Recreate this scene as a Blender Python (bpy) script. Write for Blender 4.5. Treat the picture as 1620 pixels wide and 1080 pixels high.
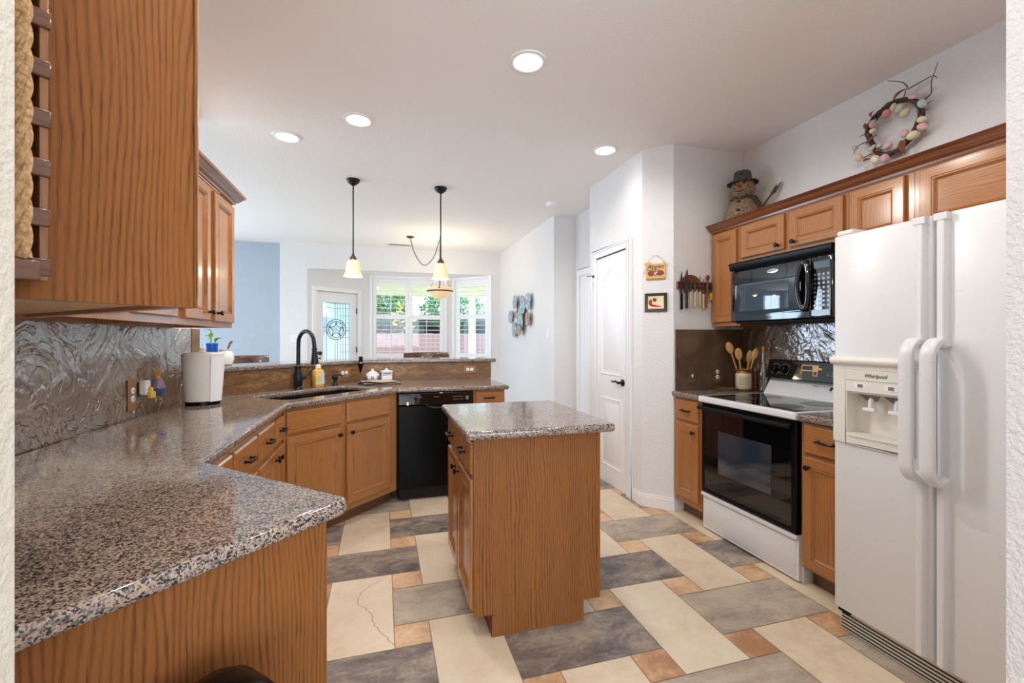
import bpy, bmesh, math, random
from mathutils import Vector, Matrix
R = math.radians
PI = math.pi
random.seed(7)
for o in list(bpy.data.objects):
    bpy.data.objects.remove(o)
scene = bpy.context.scene
COL = scene.collection

# ------------------------------------------------------------------ camera
F, HY, CAMH, YAW = 705.0, 536.0, 1.305, 16.2
cam_d = bpy.data.cameras.new('camera')
cam_d.sensor_width = 36.0
cam_d.lens = F / 1620 * 36.0
cam_d.shift_y = (HY - 540.0) / 1620.0
cam_d.clip_start = 0.02
cam = bpy.data.objects.new('camera', cam_d)
COL.objects.link(cam)
cam.location = (0, 0, CAMH)
cam.rotation_euler = (R(90), 0, R(-YAW))
scene.camera = cam

# ------------------------------------------------------------------ world, exposure
world = bpy.data.worlds.new('sky')
scene.world = world
world.use_nodes = True
bg = world.node_tree.nodes['Background']
bg.inputs[0].default_value = (0.58, 0.78, 1.0, 1)
bg.inputs[1].default_value = 4.0
vs = scene.view_settings
vs.view_transform = 'Standard'
vs.look = 'None'
vs.exposure = 0.17
vs.gamma = 1.0
vs.use_curve_mapping = False
scene.cycles.use_denoising = True
scene.cycles.max_bounces = 8
scene.cycles.diffuse_bounces = 8
scene.cycles.glossy_bounces = 4
scene.cycles.transparent_max_bounces = 16
scene.cycles.sample_clamp_indirect = 6.0
scene.cycles.caustics_reflective = False
scene.cycles.caustics_refractive = False


def area_light(name, loc, rot, sx, sy, watts, color):
    l = bpy.data.lights.new(name, 'AREA')
    l.shape = 'RECTANGLE'
    l.size, l.size_y = sx, sy
    l.energy = watts
    l.color = color
    o = bpy.data.objects.new(name, l)
    COL.objects.link(o)
    o.location = loc
    o.rotation_euler = rot
    return o


# area lights added for brightness, as daylight from unseen windows of the adjoining rooms (family room beyond the bar, living room behind the camera)
DAY = (0.80, 0.90, 1.0)
area_light('added_family_room_daylight', (-5.05, 5.0, 1.35), (0, R(-90), 0), 2.0, 3.2, 45, DAY)
area_light('added_family_rear_daylight', (-3.95, 7.5, 1.4), (R(-90), 0, 0), 1.5, 1.8, 75, (0.62, 0.80, 1.0))
area_light('added_living_room_daylight', (0.6, -3.85, 1.45), (R(90), 0, 0), 4.2, 2.1, 125, (0.88, 0.94, 1.0))


# ------------------------------------------------------------------ materials
def srgb(r, g, b):
    f = lambda c: (c / 255 / 12.92) if c / 255 <= 0.04045 else ((c / 255 + 0.055) / 1.055) ** 2.4
    return (f(r), f(g), f(b), 1.0)


class NT:
    def __init__(self, name):
        self.m = bpy.data.materials.new(name)
        self.m.use_nodes = True
        self.t = self.m.node_tree
        self.b = self.t.nodes['Principled BSDF']
        self.out = self.t.nodes['Material Output']

    def n(self, typ, **kw):
        nd = self.t.nodes.new(typ)
        for k, v in kw.items():
            if k.startswith('_'):
                setattr(nd, k[1:], v)
            else:
                key = int(k[1:]) if k[0] == 'i' and k[1:].isdigit() else k.replace('__', ' ')
                self.set(nd.inputs[key], v)
        return nd

    def set(self, sock, v):
        if isinstance(v, bpy.types.NodeSocket):
            self.t.links.new(v, sock)
        elif isinstance(v, bpy.types.Node):
            self.t.links.new(v.outputs[0], sock)
        else:
            sock.default_value = v

    def coord(self, scale=(1, 1, 1), which='Object', rnd=True):
        tc = self.n('ShaderNodeTexCoord')
        v = tc.outputs[which]
        if rnd:
            oi = self.n('ShaderNodeObjectInfo')
            mu = self.n('ShaderNodeMath', _operation='MULTIPLY', i0=oi.outputs['Random'], i1=37.0)
            ad = self.n('ShaderNodeVectorMath', _operation='ADD', i0=v, i1=mu.outputs[0])
            v = ad.outputs[0]
        mp = self.n('ShaderNodeMapping', Vector=v)
        mp.inputs['Scale'].default_value = scale
        return mp.outputs[0]

    def noise(self, vec, scale, detail=4, rough=0.55, dist=0.0):
        nd = self.n('ShaderNodeTexNoise', Vector=vec, Scale=scale, Detail=detail, Roughness=rough, Distortion=dist)
        return nd.outputs[0]

    def ramp(self, fac, stops, interp='LINEAR'):
        nd = self.n('ShaderNodeValToRGB', Fac=fac)
        cr = nd.color_ramp
        cr.interpolation = interp
        while len(cr.elements) < len(stops):
            cr.elements.new(0.5)
        for e, (p, c) in zip(cr.elements, stops):
            e.position = p
            e.color = c if len(c) == 4 else (*c, 1)
        return nd.outputs[0]

    def mix(self, fac, a, b, mode='MIX'):
        nd = self.n('ShaderNodeMix', _data_type='RGBA', _blend_type=mode)
        self.set(nd.inputs[0], fac)
        self.set(nd.inputs[6], a)
        self.set(nd.inputs[7], b)
        return nd.outputs[2]

    def math(self, op, a, b=0.0):
        return self.n('ShaderNodeMath', _operation=op, i0=a, i1=b).outputs[0]

    def bump(self, h, strength, dist):
        nd = self.n('ShaderNodeBump', Strength=strength, Distance=dist, Height=h)
        self.set(self.b.inputs['Normal'], nd)
        return nd

    def p(self, **kw):
        for k, v in kw.items():
            self.set(self.b.inputs[k.replace('__', ' ')], v)
        return self


def plain(name, col, rough=0.5, metal=0.0, spec=0.5, coat=0.0, trans=0.0, ior=1.45):
    m = NT(name)
    m.p(Base__Color=col, Roughness=rough, Metallic=metal, Specular__IOR__Level=spec, Coat__Weight=coat, Transmission__Weight=trans, IOR=ior)
    v = m.coord(rnd=False)
    nz = m.noise(v, 35, 3)
    m.p(Roughness=m.math('ADD', m.math('MULTIPLY', nz, 0.04), max(0.0, rough - 0.02)))
    return m.m


def emit(name, col, strength):
    m = NT(name)
    m.p(Base__Color=col, Emission__Color=col, Emission__Strength=strength, Roughness=0.4)
    return m.m


def oak(name, axis, base, mid, dark, rough=0.38, spec=0.25, coat=0.75):
    m = NT(name)
    tc = m.coord()
    s = m.n('ShaderNodeSeparateXYZ', Vector=tc)
    xy = m.math('ADD', s.outputs[0], s.outputs[1])
    u, v = (xy, s.outputs[2]) if axis == 'v' else (s.outputs[2], xy)
    c1 = m.n('ShaderNodeCombineXYZ', X=m.math('MULTIPLY', u, 5.0), Y=0.0, Z=m.math('MULTIPLY', v, 1.1)).outputs[0]
    big = m.noise(c1, 1.0, 2, 0.5)
    c2 = m.n('ShaderNodeCombineXYZ', X=m.math('MULTIPLY', u, 55.0), Y=0.0, Z=m.math('MULTIPLY', v, 9.0)).outputs[0]
    fine = m.noise(c2, 1.0, 3, 0.6)
    ph = m.math('ADD', m.math('MULTIPLY', u, 520.0), m.math('ADD', m.math('MULTIPLY', big, 62.0), m.math('MULTIPLY', fine, 5.5)))
    ring = m.math('ADD', m.math('MULTIPLY', m.math('SINE', ph), 0.5), 0.5)
    ring = m.math('POWER', ring, 2.6)
    c4 = m.n('ShaderNodeCombineXYZ', X=m.math('MULTIPLY', u, 17.0), Y=3.0, Z=m.math('MULTIPLY', v, 1.6)).outputs[0]
    ring = m.math('MULTIPLY', ring, m.ramp(m.noise(c4, 1.0, 3, 0.6), [(0.30, (0.25, 0.25, 0.25)), (0.62, (1, 1, 1))]))
    c3 = m.n('ShaderNodeCombineXYZ', X=m.math('MULTIPLY', u, 520.0), Y=0.0, Z=m.math('MULTIPLY', v, 16.0)).outputs[0]
    pore = m.noise(c3, 1.0, 2, 0.6)
    pore = m.ramp(pore, [(0.50, (0, 0, 0)), (0.68, (1, 1, 1))])
    col = m.mix(fine, base, mid)
    col = m.mix(m.math('MULTIPLY', ring, m.math('ADD', 0.55, m.math('MULTIPLY', pore, 0.45))), col, dark)
    col = m.mix(m.math('MULTIPLY', pore, 0.22), col, dark)
    m.p(Base__Color=col, Roughness=rough, Coat__Weight=coat, Coat__Roughness=0.14, Specular__IOR__Level=spec)
    m.bump(m.math('SUBTRACT', 0.0, m.math('MULTIPLY', ring, pore)), 0.15, 0.002)
    return m.m


OAK = dict(base=srgb(180, 121, 67), mid=srgb(164, 105, 54), dark=srgb(102, 62, 31))
M = {}
M['oak_v'] = oak('honey_oak_upright', 'v', **OAK)
M['oak_h'] = oak('honey_oak_level', 'h', **OAK)
PAN = dict(base=srgb(142, 90, 48), mid=srgb(128, 79, 40), dark=srgb(60, 36, 19))
M['oak_panel'] = oak('oak_veneer_panel', 'v', rough=0.5, spec=0.12, coat=0.0, **PAN)
M['oak_dark'] = oak('oak_crown_brown', 'h', srgb(140, 84, 48), srgb(122, 70, 40), srgb(80, 44, 26))
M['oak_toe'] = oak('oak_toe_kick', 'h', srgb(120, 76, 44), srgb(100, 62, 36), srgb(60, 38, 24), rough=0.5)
M['maple'] = plain('cabinet_underside_maple', srgb(226, 192, 146), 0.5)
M['bronze'] = plain('oil_rubbed_bronze', srgb(44, 36, 33), 0.32, 0.75)
M['bronze_lamp'] = plain('brushed_bronze', srgb(92, 76, 66), 0.4, 0.7)
M['black_iron'] = plain('dark_iron', srgb(38, 40, 46), 0.35, 0.5)


def granite():
    m = NT('speckled_granite')
    v = m.coord(rnd=False)
    wob = m.n('ShaderNodeTexNoise', Vector=v, Scale=160.0, Detail=2.0)
    vv = m.n('ShaderNodeVectorMath', _operation='MULTIPLY_ADD', i0=wob.outputs[1], i1=(0.006, 0.006, 0.006), i2=v).outputs[0]
    vo = m.n('ShaderNodeTexVoronoi', Vector=vv, Scale=290.0)
    cell = m.n('ShaderNodeSeparateColor', Color=vo.outputs[1]).outputs[0]
    clus = m.noise(v, 42, 3, 0.6)
    k = m.math('ADD', m.math('MULTIPLY', cell, 0.62), m.math('MULTIPLY', clus, 0.48))
    col = m.ramp(k, [(0.0, srgb(30, 29, 31)), (0.38, srgb(48, 46, 47)), (0.44, srgb(90, 85, 84)), (0.54, srgb(124, 115, 110)),
                     (0.62, srgb(156, 137, 123)), (0.76, srgb(180, 158, 141)), (0.87, srgb(164, 135, 118))])
    m.p(Base__Color=col, Roughness=0.09, Specular__IOR__Level=0.5)
    return m.m


M['granite'] = granite()


def plaster():
    m = NT('trowelled_brown_plaster')
    v = m.coord(rnd=False)
    n1 = m.noise(v, 3.2, 5, 0.6, 0.6)
    n2 = m.noise(v, 17, 4, 0.6, 1.5)
    col = m.ramp(n1, [(0.25, srgb(74, 54, 40)), (0.5, srgb(112, 84, 62)), (0.75, srgb(142, 112, 84))])
    col = m.mix(m.ramp(n2, [(0.35, (0, 0, 0)), (0.6, (0.55, 0.55, 0.55))]), col, srgb(96, 76, 60))
    m.p(Base__Color=col, Roughness=0.28, Specular__IOR__Level=1.0, Coat__Weight=1.0, Coat__Roughness=0.2, Coat__IOR=2.6)
    hn = m.noise(v, 3.6, 4, 0.58, 1.4)
    g3 = lambda a: (a, a, a)
    ridge = m.ramp(hn, [(0.30, g3(0)), (0.40, g3(.12)), (0.415, g3(.34)), (0.50, g3(.40)), (0.512, g3(.62)), (0.60, g3(.60)), (0.615, g3(.85)), (0.72, g3(1))])
    und = m.noise(v, 6.5, 2, 0.5, 0.8)
    h = m.math('ADD', ridge, m.math('ADD', m.math('MULTIPLY', n2, 0.12), m.math('MULTIPLY', und, 0.9)))
    bp = m.bump(h, 0.8, 0.022)
    m.set(m.b.inputs['Coat Normal'], bp)
    return m.m


M['plaster'] = plaster()


def matte_plaster():
    m = NT('matte_brown_plaster')
    v = m.coord(rnd=False)
    n1 = m.noise(v, 4.0, 7, 0.68, 0.6)
    n2 = m.noise(v, 26, 5, 0.65, 0.8)
    col = m.ramp(n1, [(0.28, srgb(66, 48, 36)), (0.5, srgb(96, 74, 56)), (0.72, srgb(128, 102, 80))])
    m.p(Base__Color=col, Roughness=0.42, Specular__IOR__Level=0.5)
    m.bump(m.math('ADD', n1, m.math('MULTIPLY', n2, 0.4)), 0.35, 0.010)
    return m.m


M['plaster_matte'] = matte_plaster()



def stain():
    m = NT('brown_glazed_plaster')
    v = m.coord(scale=(1, 1, 3.2), rnd=False)
    n1 = m.noise(v, 2.6, 6, 0.62, 1.2)
    n2 = m.noise(v, 12, 5, 0.6, 2.0)
    col = m.ramp(n1, [(0.28, srgb(88, 58, 34)), (0.5, srgb(136, 98, 62)), (0.72, srgb(170, 132, 90))])
    col = m.mix(m.ramp(n2, [(0.40, (0.7, 0.7, 0.7)), (0.55, (0, 0, 0))]), col, srgb(92, 64, 42))
    m.p(Base__Color=col, Roughness=0.42, Specular__IOR__Level=0.4)
    m.bump(n2, 0.35, 0.006)
    return m.m


M['stain'] = stain()
M['plate_brown'] = plain('brown_wall_plate', srgb(150, 110, 76), 0.4)


def paint(name, col, bump=0.45, scale=85, dist=0.005):
    m = NT(name)
    v = m.coord(rnd=False)
    n1 = m.noise(v, scale, 3, 0.6)
    n2 = m.noise(v, 1.5, 2)
    c = m.mix(m.math('MULTIPLY', n2, 0.12), col, (col[0] * 0.9, col[1] * 0.9, col[2] * 0.92, 1))
    m.p(Base__Color=c, Roughness=0.75, Specular__IOR__Level=0.25)
    m.bump(m.ramp(n1, [(0.40, (0, 0, 0)), (0.62, (1, 1, 1))]), bump, dist)
    return m.m


M['wall'] = paint('white_textured_paint', srgb(232, 231, 231))
M['ceil'] = paint('ceiling_texture', srgb(244, 241, 239), 0.2, 70)
M['wall_blue'] = paint('blue_grey_paint', srgb(178, 190, 202))
M['wall_cream'] = paint('cream_textured_paint', srgb(214, 208, 196), 0.3, 80)
M['trim'] = plain('white_semi_gloss', srgb(238, 238, 240), 0.35)
M['white_app'] = plain('white_enamel', srgb(222, 223, 226), 0.28)
M['offwhite'] = plain('offwhite_plastic', srgb(226, 223, 216), 0.4)
M['black_gloss'] = plain('gloss_black', srgb(12, 12, 14), 0.05, spec=1.0)
M['black_glass'] = plain('black_glass', srgb(8, 9, 12), 0.02, spec=0.8)
M['black_satin'] = plain('satin_black', srgb(10, 10, 11), 0.25, spec=0.15)
M['black_flat'] = plain('flat_black', srgb(14, 14, 14), 0.7)
M['micro_glass'] = plain('smoked_glass', srgb(40, 50, 62), 0.04, spec=1.0)
M['chrome'] = plain('chrome', srgb(214, 214, 214), 0.15, 1.0)
M['steel'] = plain('steel', srgb(130, 126, 124), 0.3, 0.9)
M['ceramic'] = plain('white_ceramic', srgb(238, 236, 230), 0.2)
M['blue_glaze'] = plain('cobalt_glaze', srgb(40, 66, 130), 0.2)
M['blue_cup'] = plain('bright_blue_plastic', srgb(16, 92, 196), 0.25)
M['leaf'] = plain('pothos_green', srgb(136, 192, 60), 0.4)
M['ink'] = plain('black_ink', srgb(24, 22, 22), 0.6)
M['greyink'] = plain('grey_ink', srgb(120, 120, 122), 0.6)
M['leather'] = plain('dark_brown_leather', srgb(84, 54, 44), 0.25, coat=0.3)
M['wood_spoon'] = plain('beech_wood', srgb(206, 158, 104), 0.5)
M['can_trim'] = plain('recessed_trim_white', srgb(236, 234, 232), 0.4)
M['can_glow'] = emit('recessed_lamp_glow', (1.0, 0.95, 0.88, 1), 9.0)


def shade_glass():
    m = NT('cream_alabaster_glass')
    v = m.coord(rnd=False)
    n = m.noise(v, 18, 4)
    c = m.mix(n, srgb(255, 226, 182), srgb(244, 200, 146))
    m.p(Base__Color=srgb(206, 184, 150), Roughness=0.3, Emission__Color=c, Emission__Strength=0.42)
    return m.m


M['shade'] = shade_glass()
M['bulb'] = emit('warm_bulb', (1.0, 0.86, 0.66, 1), 6.0)


def glass_pane(name, tint, gloss=0.08, tr=0.0):
    m = NT(name)
    t = m.t
    t.nodes.remove(m.b)
    tr_n = m.n('ShaderNodeBsdfTransparent', Color=tint)
    gl = m.n('ShaderNodeBsdfGlossy', Color=(1, 1, 1, 1), Roughness=0.02)
    mx = m.n('ShaderNodeMixShader', Fac=gloss, i1=tr_n, i2=gl)
    o = mx
    if tr > 0:
        tl = m.n('ShaderNodeBsdfTranslucent', Color=tint)
        o = m.n('ShaderNodeMixShader', Fac=tr, i1=mx, i2=tl)
    t.links.new(o.outputs[0], m.out.inputs[0])
    return m.m


M['pane'] = glass_pane('window_glass', (0.96, 0.98, 0.98, 1), 0.02)
M['pane_teal'] = glass_pane('leaded_glass', (0.90, 0.97, 0.97, 1), 0.03, 0.35)
M['clear'] = glass_pane('clear_bottle_glass', (0.86, 0.90, 0.90, 1), 0.16)


def tilemat(name, stops, rough, scale=(1, 1, 1)):
    m = NT(name)
    v = m.coord(scale=scale, rnd=False)
    at = m.n('ShaderNodeAttribute', _attribute_name='tile_seed')
    sv = m.n('ShaderNodeVectorMath', _operation='MULTIPLY_ADD', i0=at.outputs[0], i1=(19.0, 7.0, 3.0), i2=v).outputs[0]
    n1 = m.noise(sv, 4.2, 9, 0.72, 0.45)
    n2 = m.noise(sv, 42, 5, 0.7)
    seed = m.n('ShaderNodeSeparateXYZ', Vector=at.outputs[0]).outputs[0]
    f = m.math('ADD', m.math('SUBTRACT', m.math('MULTIPLY', n1, 1.5), 0.27), m.math('SUBTRACT', m.math('MULTIPLY', seed, 0.30), 0.13))
    f = m.math('ADD', f, m.math('MULTIPLY', m.math('SUBTRACT', n2, 0.5), 0.34))
    m.p(Base__Color=m.ramp(f, stops), Roughness=rough, Specular__IOR__Level=0.35)
    m.bump(n1, 0.1, 0.003)
    return m.m


M['t_cream'] = tilemat('stained_concrete_cream', [(0.1, srgb(204, 184, 156)), (0.45, srgb(222, 204, 178)), (0.8, srgb(230, 216, 196))], 0.34)
M['t_rust'] = tilemat('stained_concrete_terracotta', [(0.25, srgb(176, 130, 98)), (0.5, srgb(208, 168, 130)), (0.75, srgb(228, 198, 164))], 0.4)
M['t_slate'] = tilemat('stained_concrete_slate', [(0.08, srgb(92, 84, 82)), (0.26, srgb(126, 116, 111)), (0.44, srgb(166, 152, 138)), (0.7, srgb(194, 180, 160))], 0.36, (1, 1.6, 1))
M['t_line'] = plain('score_line', srgb(150, 128, 100), 0.7)


# ------------------------------------------------------------------ mesh builder
class B:
    def __init__(self, T=None):
        self.v, self.f, self.mi, self.sm = [], [], [], []
        self.T = T or Matrix()

    def _add(self, vs_, fs, mi=0, smooth=False):
        k = len(self.v)
        self.v += [tuple(self.T @ Vector(p)) for p in vs_]
        for f in fs:
            self.f.append([k + i for i in f])
            self.mi.append(mi)
            self.sm.append(smooth)
        return self

    def box(self, x0, x1, y0, y1, z0, z1, mi=0):
        vs_ = [(x0, y0, z0), (x1, y0, z0), (x1, y1, z0), (x0, y1, z0), (x0, y0, z1), (x1, y0, z1), (x1, y1, z1), (x0, y1, z1)]
        return self._add(vs_, [(0, 3, 2, 1), (4, 5, 6, 7), (0, 1, 5, 4), (1, 2, 6, 5), (2, 3, 7, 6), (3, 0, 4, 7)], mi)

    def prism(self, poly, z0, z1, mi=0, smooth=False):
        n = len(poly)
        a = sum(poly[i][0] * poly[(i + 1) % n][1] - poly[(i + 1) % n][0] * poly[i][1] for i in range(n))
        if a < 0:
            poly = poly[::-1]
        vs_ = [(x, y, z0) for x, y in poly] + [(x, y, z1) for x, y in poly]
        k = len(self.f)
        self._add(vs_, [tuple(range(n - 1, -1, -1)), tuple(range(n, 2 * n))], mi)
        self._add(vs_, [(i, (i + 1) % n, n + (i + 1) % n, n + i) for i in range(n)], mi, smooth)
        return self

    def loft(self, rings, mi=0, close=True, caps=True, smooth=True):
        n = len(rings[0])
        vs_ = [p for r in rings for p in r]
        fs = []
        for j in range(len(rings) - 1):
            for i in range(n if close else n - 1):
                a, b = j * n + i, j * n + (i + 1) % n
                fs.append((a, b, b + n, a + n))
        self._add(vs_, fs, mi, smooth)
        if caps and close:
            m = (len(rings) - 1) * n
            self._add(vs_, [tuple(range(n - 1, -1, -1)), tuple(range(m, m + n))], mi, False)
        return self

    def lathe(self, prof, c=(0, 0, 0), n=24, mi=0, sx=1.0, sy=1.0, caps=True):
        rings = [[(c[0] + max(r, 1e-4) * sx * math.cos(2 * PI * i / n), c[1] + max(r, 1e-4) * sy * math.sin(2 * PI * i / n), c[2] + z) for i in range(n)] for r, z in prof]
        return self.loft(rings, mi, True, caps)

    def lathe_dir(self, prof, base, direc, n=16, mi=0):
        d = Vector(direc).normalized()
        q = Vector((0, 0, 1)).rotation_difference(d)
        rings = []
        for r, h in prof:
            r = max(r, 1e-4)
            rings.append([tuple(Vector(base) + q @ Vector((r * math.cos(2 * PI * i / n), r * math.sin(2 * PI * i / n), h))) for i in range(n)])
        return self.loft(rings, mi)

    def sphere(self, c, r, n=16, m=10, mi=0, rot=None):
        if not hasattr(r, '__len__'):
            r = (r, r, r)
        rings = []
        for j in range(m + 1):
            t = PI * j / m
            s = max(math.sin(t), 1e-3)
            ring = []
            for i in range(n):
                p = Vector((r[0] * s * math.cos(2 * PI * i / n), r[1] * s * math.sin(2 * PI * i / n), -r[2] * math.cos(t)))
                if rot:
                    p = rot @ p
                ring.append(tuple(Vector(c) + p))
            rings.append(ring)
        return self.loft(rings, mi)

    def tube(self, pts, r, n=10, mi=0, closed=False, caps=True):
        pts = [Vector(p) for p in pts]
        m = len(pts)
        rs = r if hasattr(r, '__len__') else [r] * m
        rings = []
        up = None
        for i in range(m):
            a = pts[(i - 1) % m] if closed else pts[max(i - 1, 0)]
            b = pts[(i + 1) % m] if closed else pts[min(i + 1, m - 1)]
            d = (b - a)
            d = d.normalized() if d.length > 1e-9 else Vector((0, 0, 1))
            if up is None:
                up = d.orthogonal().normalized()
            up = (up - d * up.dot(d))
            up = up.normalized() if up.length > 1e-6 else d.orthogonal().normalized()
            w = d.cross(up)
            rings.append([tuple(pts[i] + rs[i] * (math.cos(2 * PI * k / n) * up + math.sin(2 * PI * k / n) * w)) for k in range(n)])
        if closed:
            rings.append(rings[0])
        return self.loft(rings, mi, True, caps and not closed)

    def rings_panel(self, x0, x1, z0, z1, prof, mi_side=0, mi_rail=1, mi_face=0):
        """prof: (inset, y) pairs from the outer back edge to the face; the last ring is filled"""
        rr = []
        for ins, y in prof:
            rr.append([(x0 + ins, y, z0 + ins), (x1 - ins, y, z0 + ins), (x1 - ins, y, z1 - ins), (x0 + ins, y, z1 - ins)])
        vs_ = [p for r in rr for p in r]
        for j in range(len(rr) - 1):
            for i in range(4):
                a, b = j * 4 + i, j * 4 + (i + 1) % 4
                self._add(vs_, [(a, b, b + 4, a + 4)], mi_rail if i in (0, 2) else mi_side)
        k = (len(rr) - 1) * 4
        self._add(vs_, [(k, k + 1, k + 2, k + 3)], mi_face)
        self._add(vs_, [(3, 2, 1, 0)], mi_side)
        return self

    def rings_hole(self, x0, x1, z0, z1, prof, hole, depth, mi=0):
        """like rings_panel, with a rectangular recess (hx0, hx1, hz0, hz1) sunk to y = depth in its face"""
        rr = [[(x0 + q, y, z0 + q), (x1 - q, y, z0 + q), (x1 - q, y, z1 - q), (x0 + q, y, z1 - q)] for q, y in prof]
        hx0, hx1, hz0, hz1 = hole
        y = prof[-1][1]
        rr.append([(hx0, y, hz0), (hx1, y, hz0), (hx1, y, hz1), (hx0, y, hz1)])
        rr.append([(hx0, depth, hz0), (hx1, depth, hz0), (hx1, depth, hz1), (hx0, depth, hz1)])
        vs_ = [p for r in rr for p in r]
        for j in range(len(rr) - 1):
            for i in range(4):
                a, b = j * 4 + i, j * 4 + (i + 1) % 4
                self._add(vs_, [(a, b, b + 4, a + 4)], mi)
        k = (len(rr) - 1) * 4
        self._add(vs_, [(k, k + 1, k + 2, k + 3), (3, 2, 1, 0)], mi)
        return self

    def build(self, name, mats, parent=None, bevel=0.0, seg=2, angle=38, loc=None, kind=None, solid=0.0):
        if not isinstance(mats, (list, tuple)):
            mats = [mats]
        me = bpy.data.meshes.new(name)
        vs_ = self.v
        if parent is None and loc is None:
            xs, ys, zs = zip(*vs_)
            loc = ((min(xs) + max(xs)) / 2, (min(ys) + max(ys)) / 2, min(zs))
        if parent is None:
            vs_ = [(x - loc[0], y - loc[1], z - loc[2]) for x, y, z in vs_]
        me.from_pydata(vs_, [], self.f)
        for mm in mats:
            me.materials.append(M[mm] if isinstance(mm, str) else mm)
        me.polygons.foreach_set('material_index', self.mi)
        bm = bmesh.new()
        bm.from_mesh(me)
        bmesh.ops.remove_doubles(bm, verts=bm.verts, dist=1e-5)
        bmesh.ops.recalc_face_normals(bm, faces=bm.faces)
        bm.to_mesh(me)
        bm.free()
        me.polygons.foreach_set('use_smooth', [True] * len(me.polygons))
        me.set_sharp_from_angle(angle=R(angle))
        o = bpy.data.objects.new(name, me)
        COL.objects.link(o)
        if parent is None:
            o.location = loc
        else:
            o.parent = parent
        if solid:
            md = o.modifiers.new('thickness', 'SOLIDIFY')
            md.thickness = solid
        if bevel:
            md = o.modifiers.new('edge', 'BEVEL')
            md.width = bevel
            md.segments = seg
            md.limit_method = 'ANGLE'
            md.angle_limit = R(40)
            md.harden_normals = False
        if kind:
            o['kind'] = kind
        return o


def tag(o, label, cat, group=None):
    o['label'] = label
    o['category'] = cat
    if group:
        o['group'] = group
    return o


def thing(name, label, cat, loc=(0, 0, 0), rz=0.0, group=None):
    o = bpy.data.objects.new(name, None)
    COL.objects.link(o)
    o.empty_display_size = 0.1
    o.location = loc
    o.rotation_euler = (0, 0, R(rz))
    return tag(o, label, cat, group)


def structure(name, loc=(0, 0, 0), rz=0.0):
    o = bpy.data.objects.new(name, None)
    COL.objects.link(o)
    o.location = loc
    o.rotation_euler = (0, 0, R(rz))
    o['kind'] = 'structure'
    return o


def copy_tree(o, parent=None):
    c = o.copy()
    COL.objects.link(c)
    if parent is not None:
        c.parent = parent
    for ch in list(o.children):
        copy_tree(ch, c)
    return c


def slab_mesh(name, outer, z0, z1, edge, holes=(), loc=(0, 0, 0)):
    """stone slab with a rounded edge, from a filled 2D curve"""
    cu = bpy.data.curves.new(name, 'CURVE')
    cu.dimensions = '2D'
    cu.fill_mode = 'BOTH'
    h = z1 - z0
    cu.extrude = max(h / 2 - edge, 0.0001)
    cu.bevel_depth = edge
    cu.bevel_resolution = 3
    cu.offset = -edge
    for poly in (outer, *holes):
        sp = cu.splines.new('POLY')
        sp.points.add(len(poly) - 1)
        for pt, (x, y) in zip(sp.points, poly):
            pt.co = (x - loc[0], y - loc[1], 0, 1)
        sp.use_cyclic_u = True
    tmp = bpy.data.objects.new('tmp', cu)
    COL.objects.link(tmp)
    tmp.location = (0, 0, 0)
    dg = bpy.context.evaluated_depsgraph_get()
    me = bpy.data.meshes.new_from_object(tmp.evaluated_get(dg))
    bpy.data.objects.remove(tmp)
    bpy.data.curves.remove(cu)
    me.name = name
    for v in me.vertices:
        v.co.z += h / 2
    me.polygons.foreach_set('use_smooth', [True] * len(me.polygons))
    me.set_sharp_from_angle(angle=R(35))
    return me


def slab(name, outer, z0, z1, edge, mat, holes=(), parent=None):
    loc = (0, 0, 0) if parent else (sum(p[0] for p in outer) / len(outer), sum(p[1] for p in outer) / len(outer), z0)
    me = slab_mesh(name, outer, z0, z1, edge, holes, loc)
    me.materials.clear()
    me.materials.append(M[mat])
    o = bpy.data.objects.new(name, me)
    COL.objects.link(o)
    if parent:
        o.parent = parent
        for v in me.vertices:
            v.co.z += z0
    else:
        o.location = loc
    return o


def text_obj(name, s, size, mat, parent, M4, extrude=0.0006, font_shear=0.0):
    cu = bpy.data.curves.new(name, 'FONT')
    cu.body = s
    cu.size = size
    cu.extrude = extrude
    cu.shear = font_shear
    cu.align_x = 'CENTER'
    cu.align_y = 'CENTER'
    tmp = bpy.data.objects.new('tmp', cu)
    COL.objects.link(tmp)
    dg = bpy.context.evaluated_depsgraph_get()
    me = bpy.data.meshes.new_from_object(tmp.evaluated_get(dg))
    bpy.data.objects.remove(tmp)
    bpy.data.curves.remove(cu)
    me.transform(M4)
    me.name = name
    me.materials.clear()
    me.materials.append(M[mat])
    o = bpy.data.objects.new(name, me)
    COL.objects.link(o)
    if parent:
        o.parent = parent
    return o


FACE = Matrix.Rotation(R(90), 4, 'X')      # text lying in XY -> standing, facing local -Y


def rrect(x0, x1, y0, y1, r, n=5):
    out = []
    for cx, cy, a0 in ((x1 - r, y1 - r, 0), (x0 + r, y1 - r, 90), (x0 + r, y0 + r, 180), (x1 - r, y0 + r, 270)):
        for i in range(n + 1):
            a = R(a0 + 90 * i / n)
            out.append((cx + r * math.cos(a), cy + r * math.sin(a)))
    return out


def spline(pts, n=8):
    """Catmull-Rom through pts"""
    P = [Vector(p) for p in pts]
    P = [P[0] * 2 - P[1]] + P + [P[-1] * 2 - P[-2]]
    out = []
    for i in range(1, len(P) - 2):
        for k in range(n):
            t = k / n
            a, b, c, d = P[i - 1], P[i], P[i + 1], P[i + 2]
            out.append(0.5 * ((2 * b) + (c - a) * t + (2 * a - 5 * b + 4 * c - d) * t * t + (3 * b - a - 3 * c + d) * t ** 3))
    out.append(P[-2])
    return out

# ------------------------------------------------------------------ the setting
CEIL = 2.785


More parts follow.
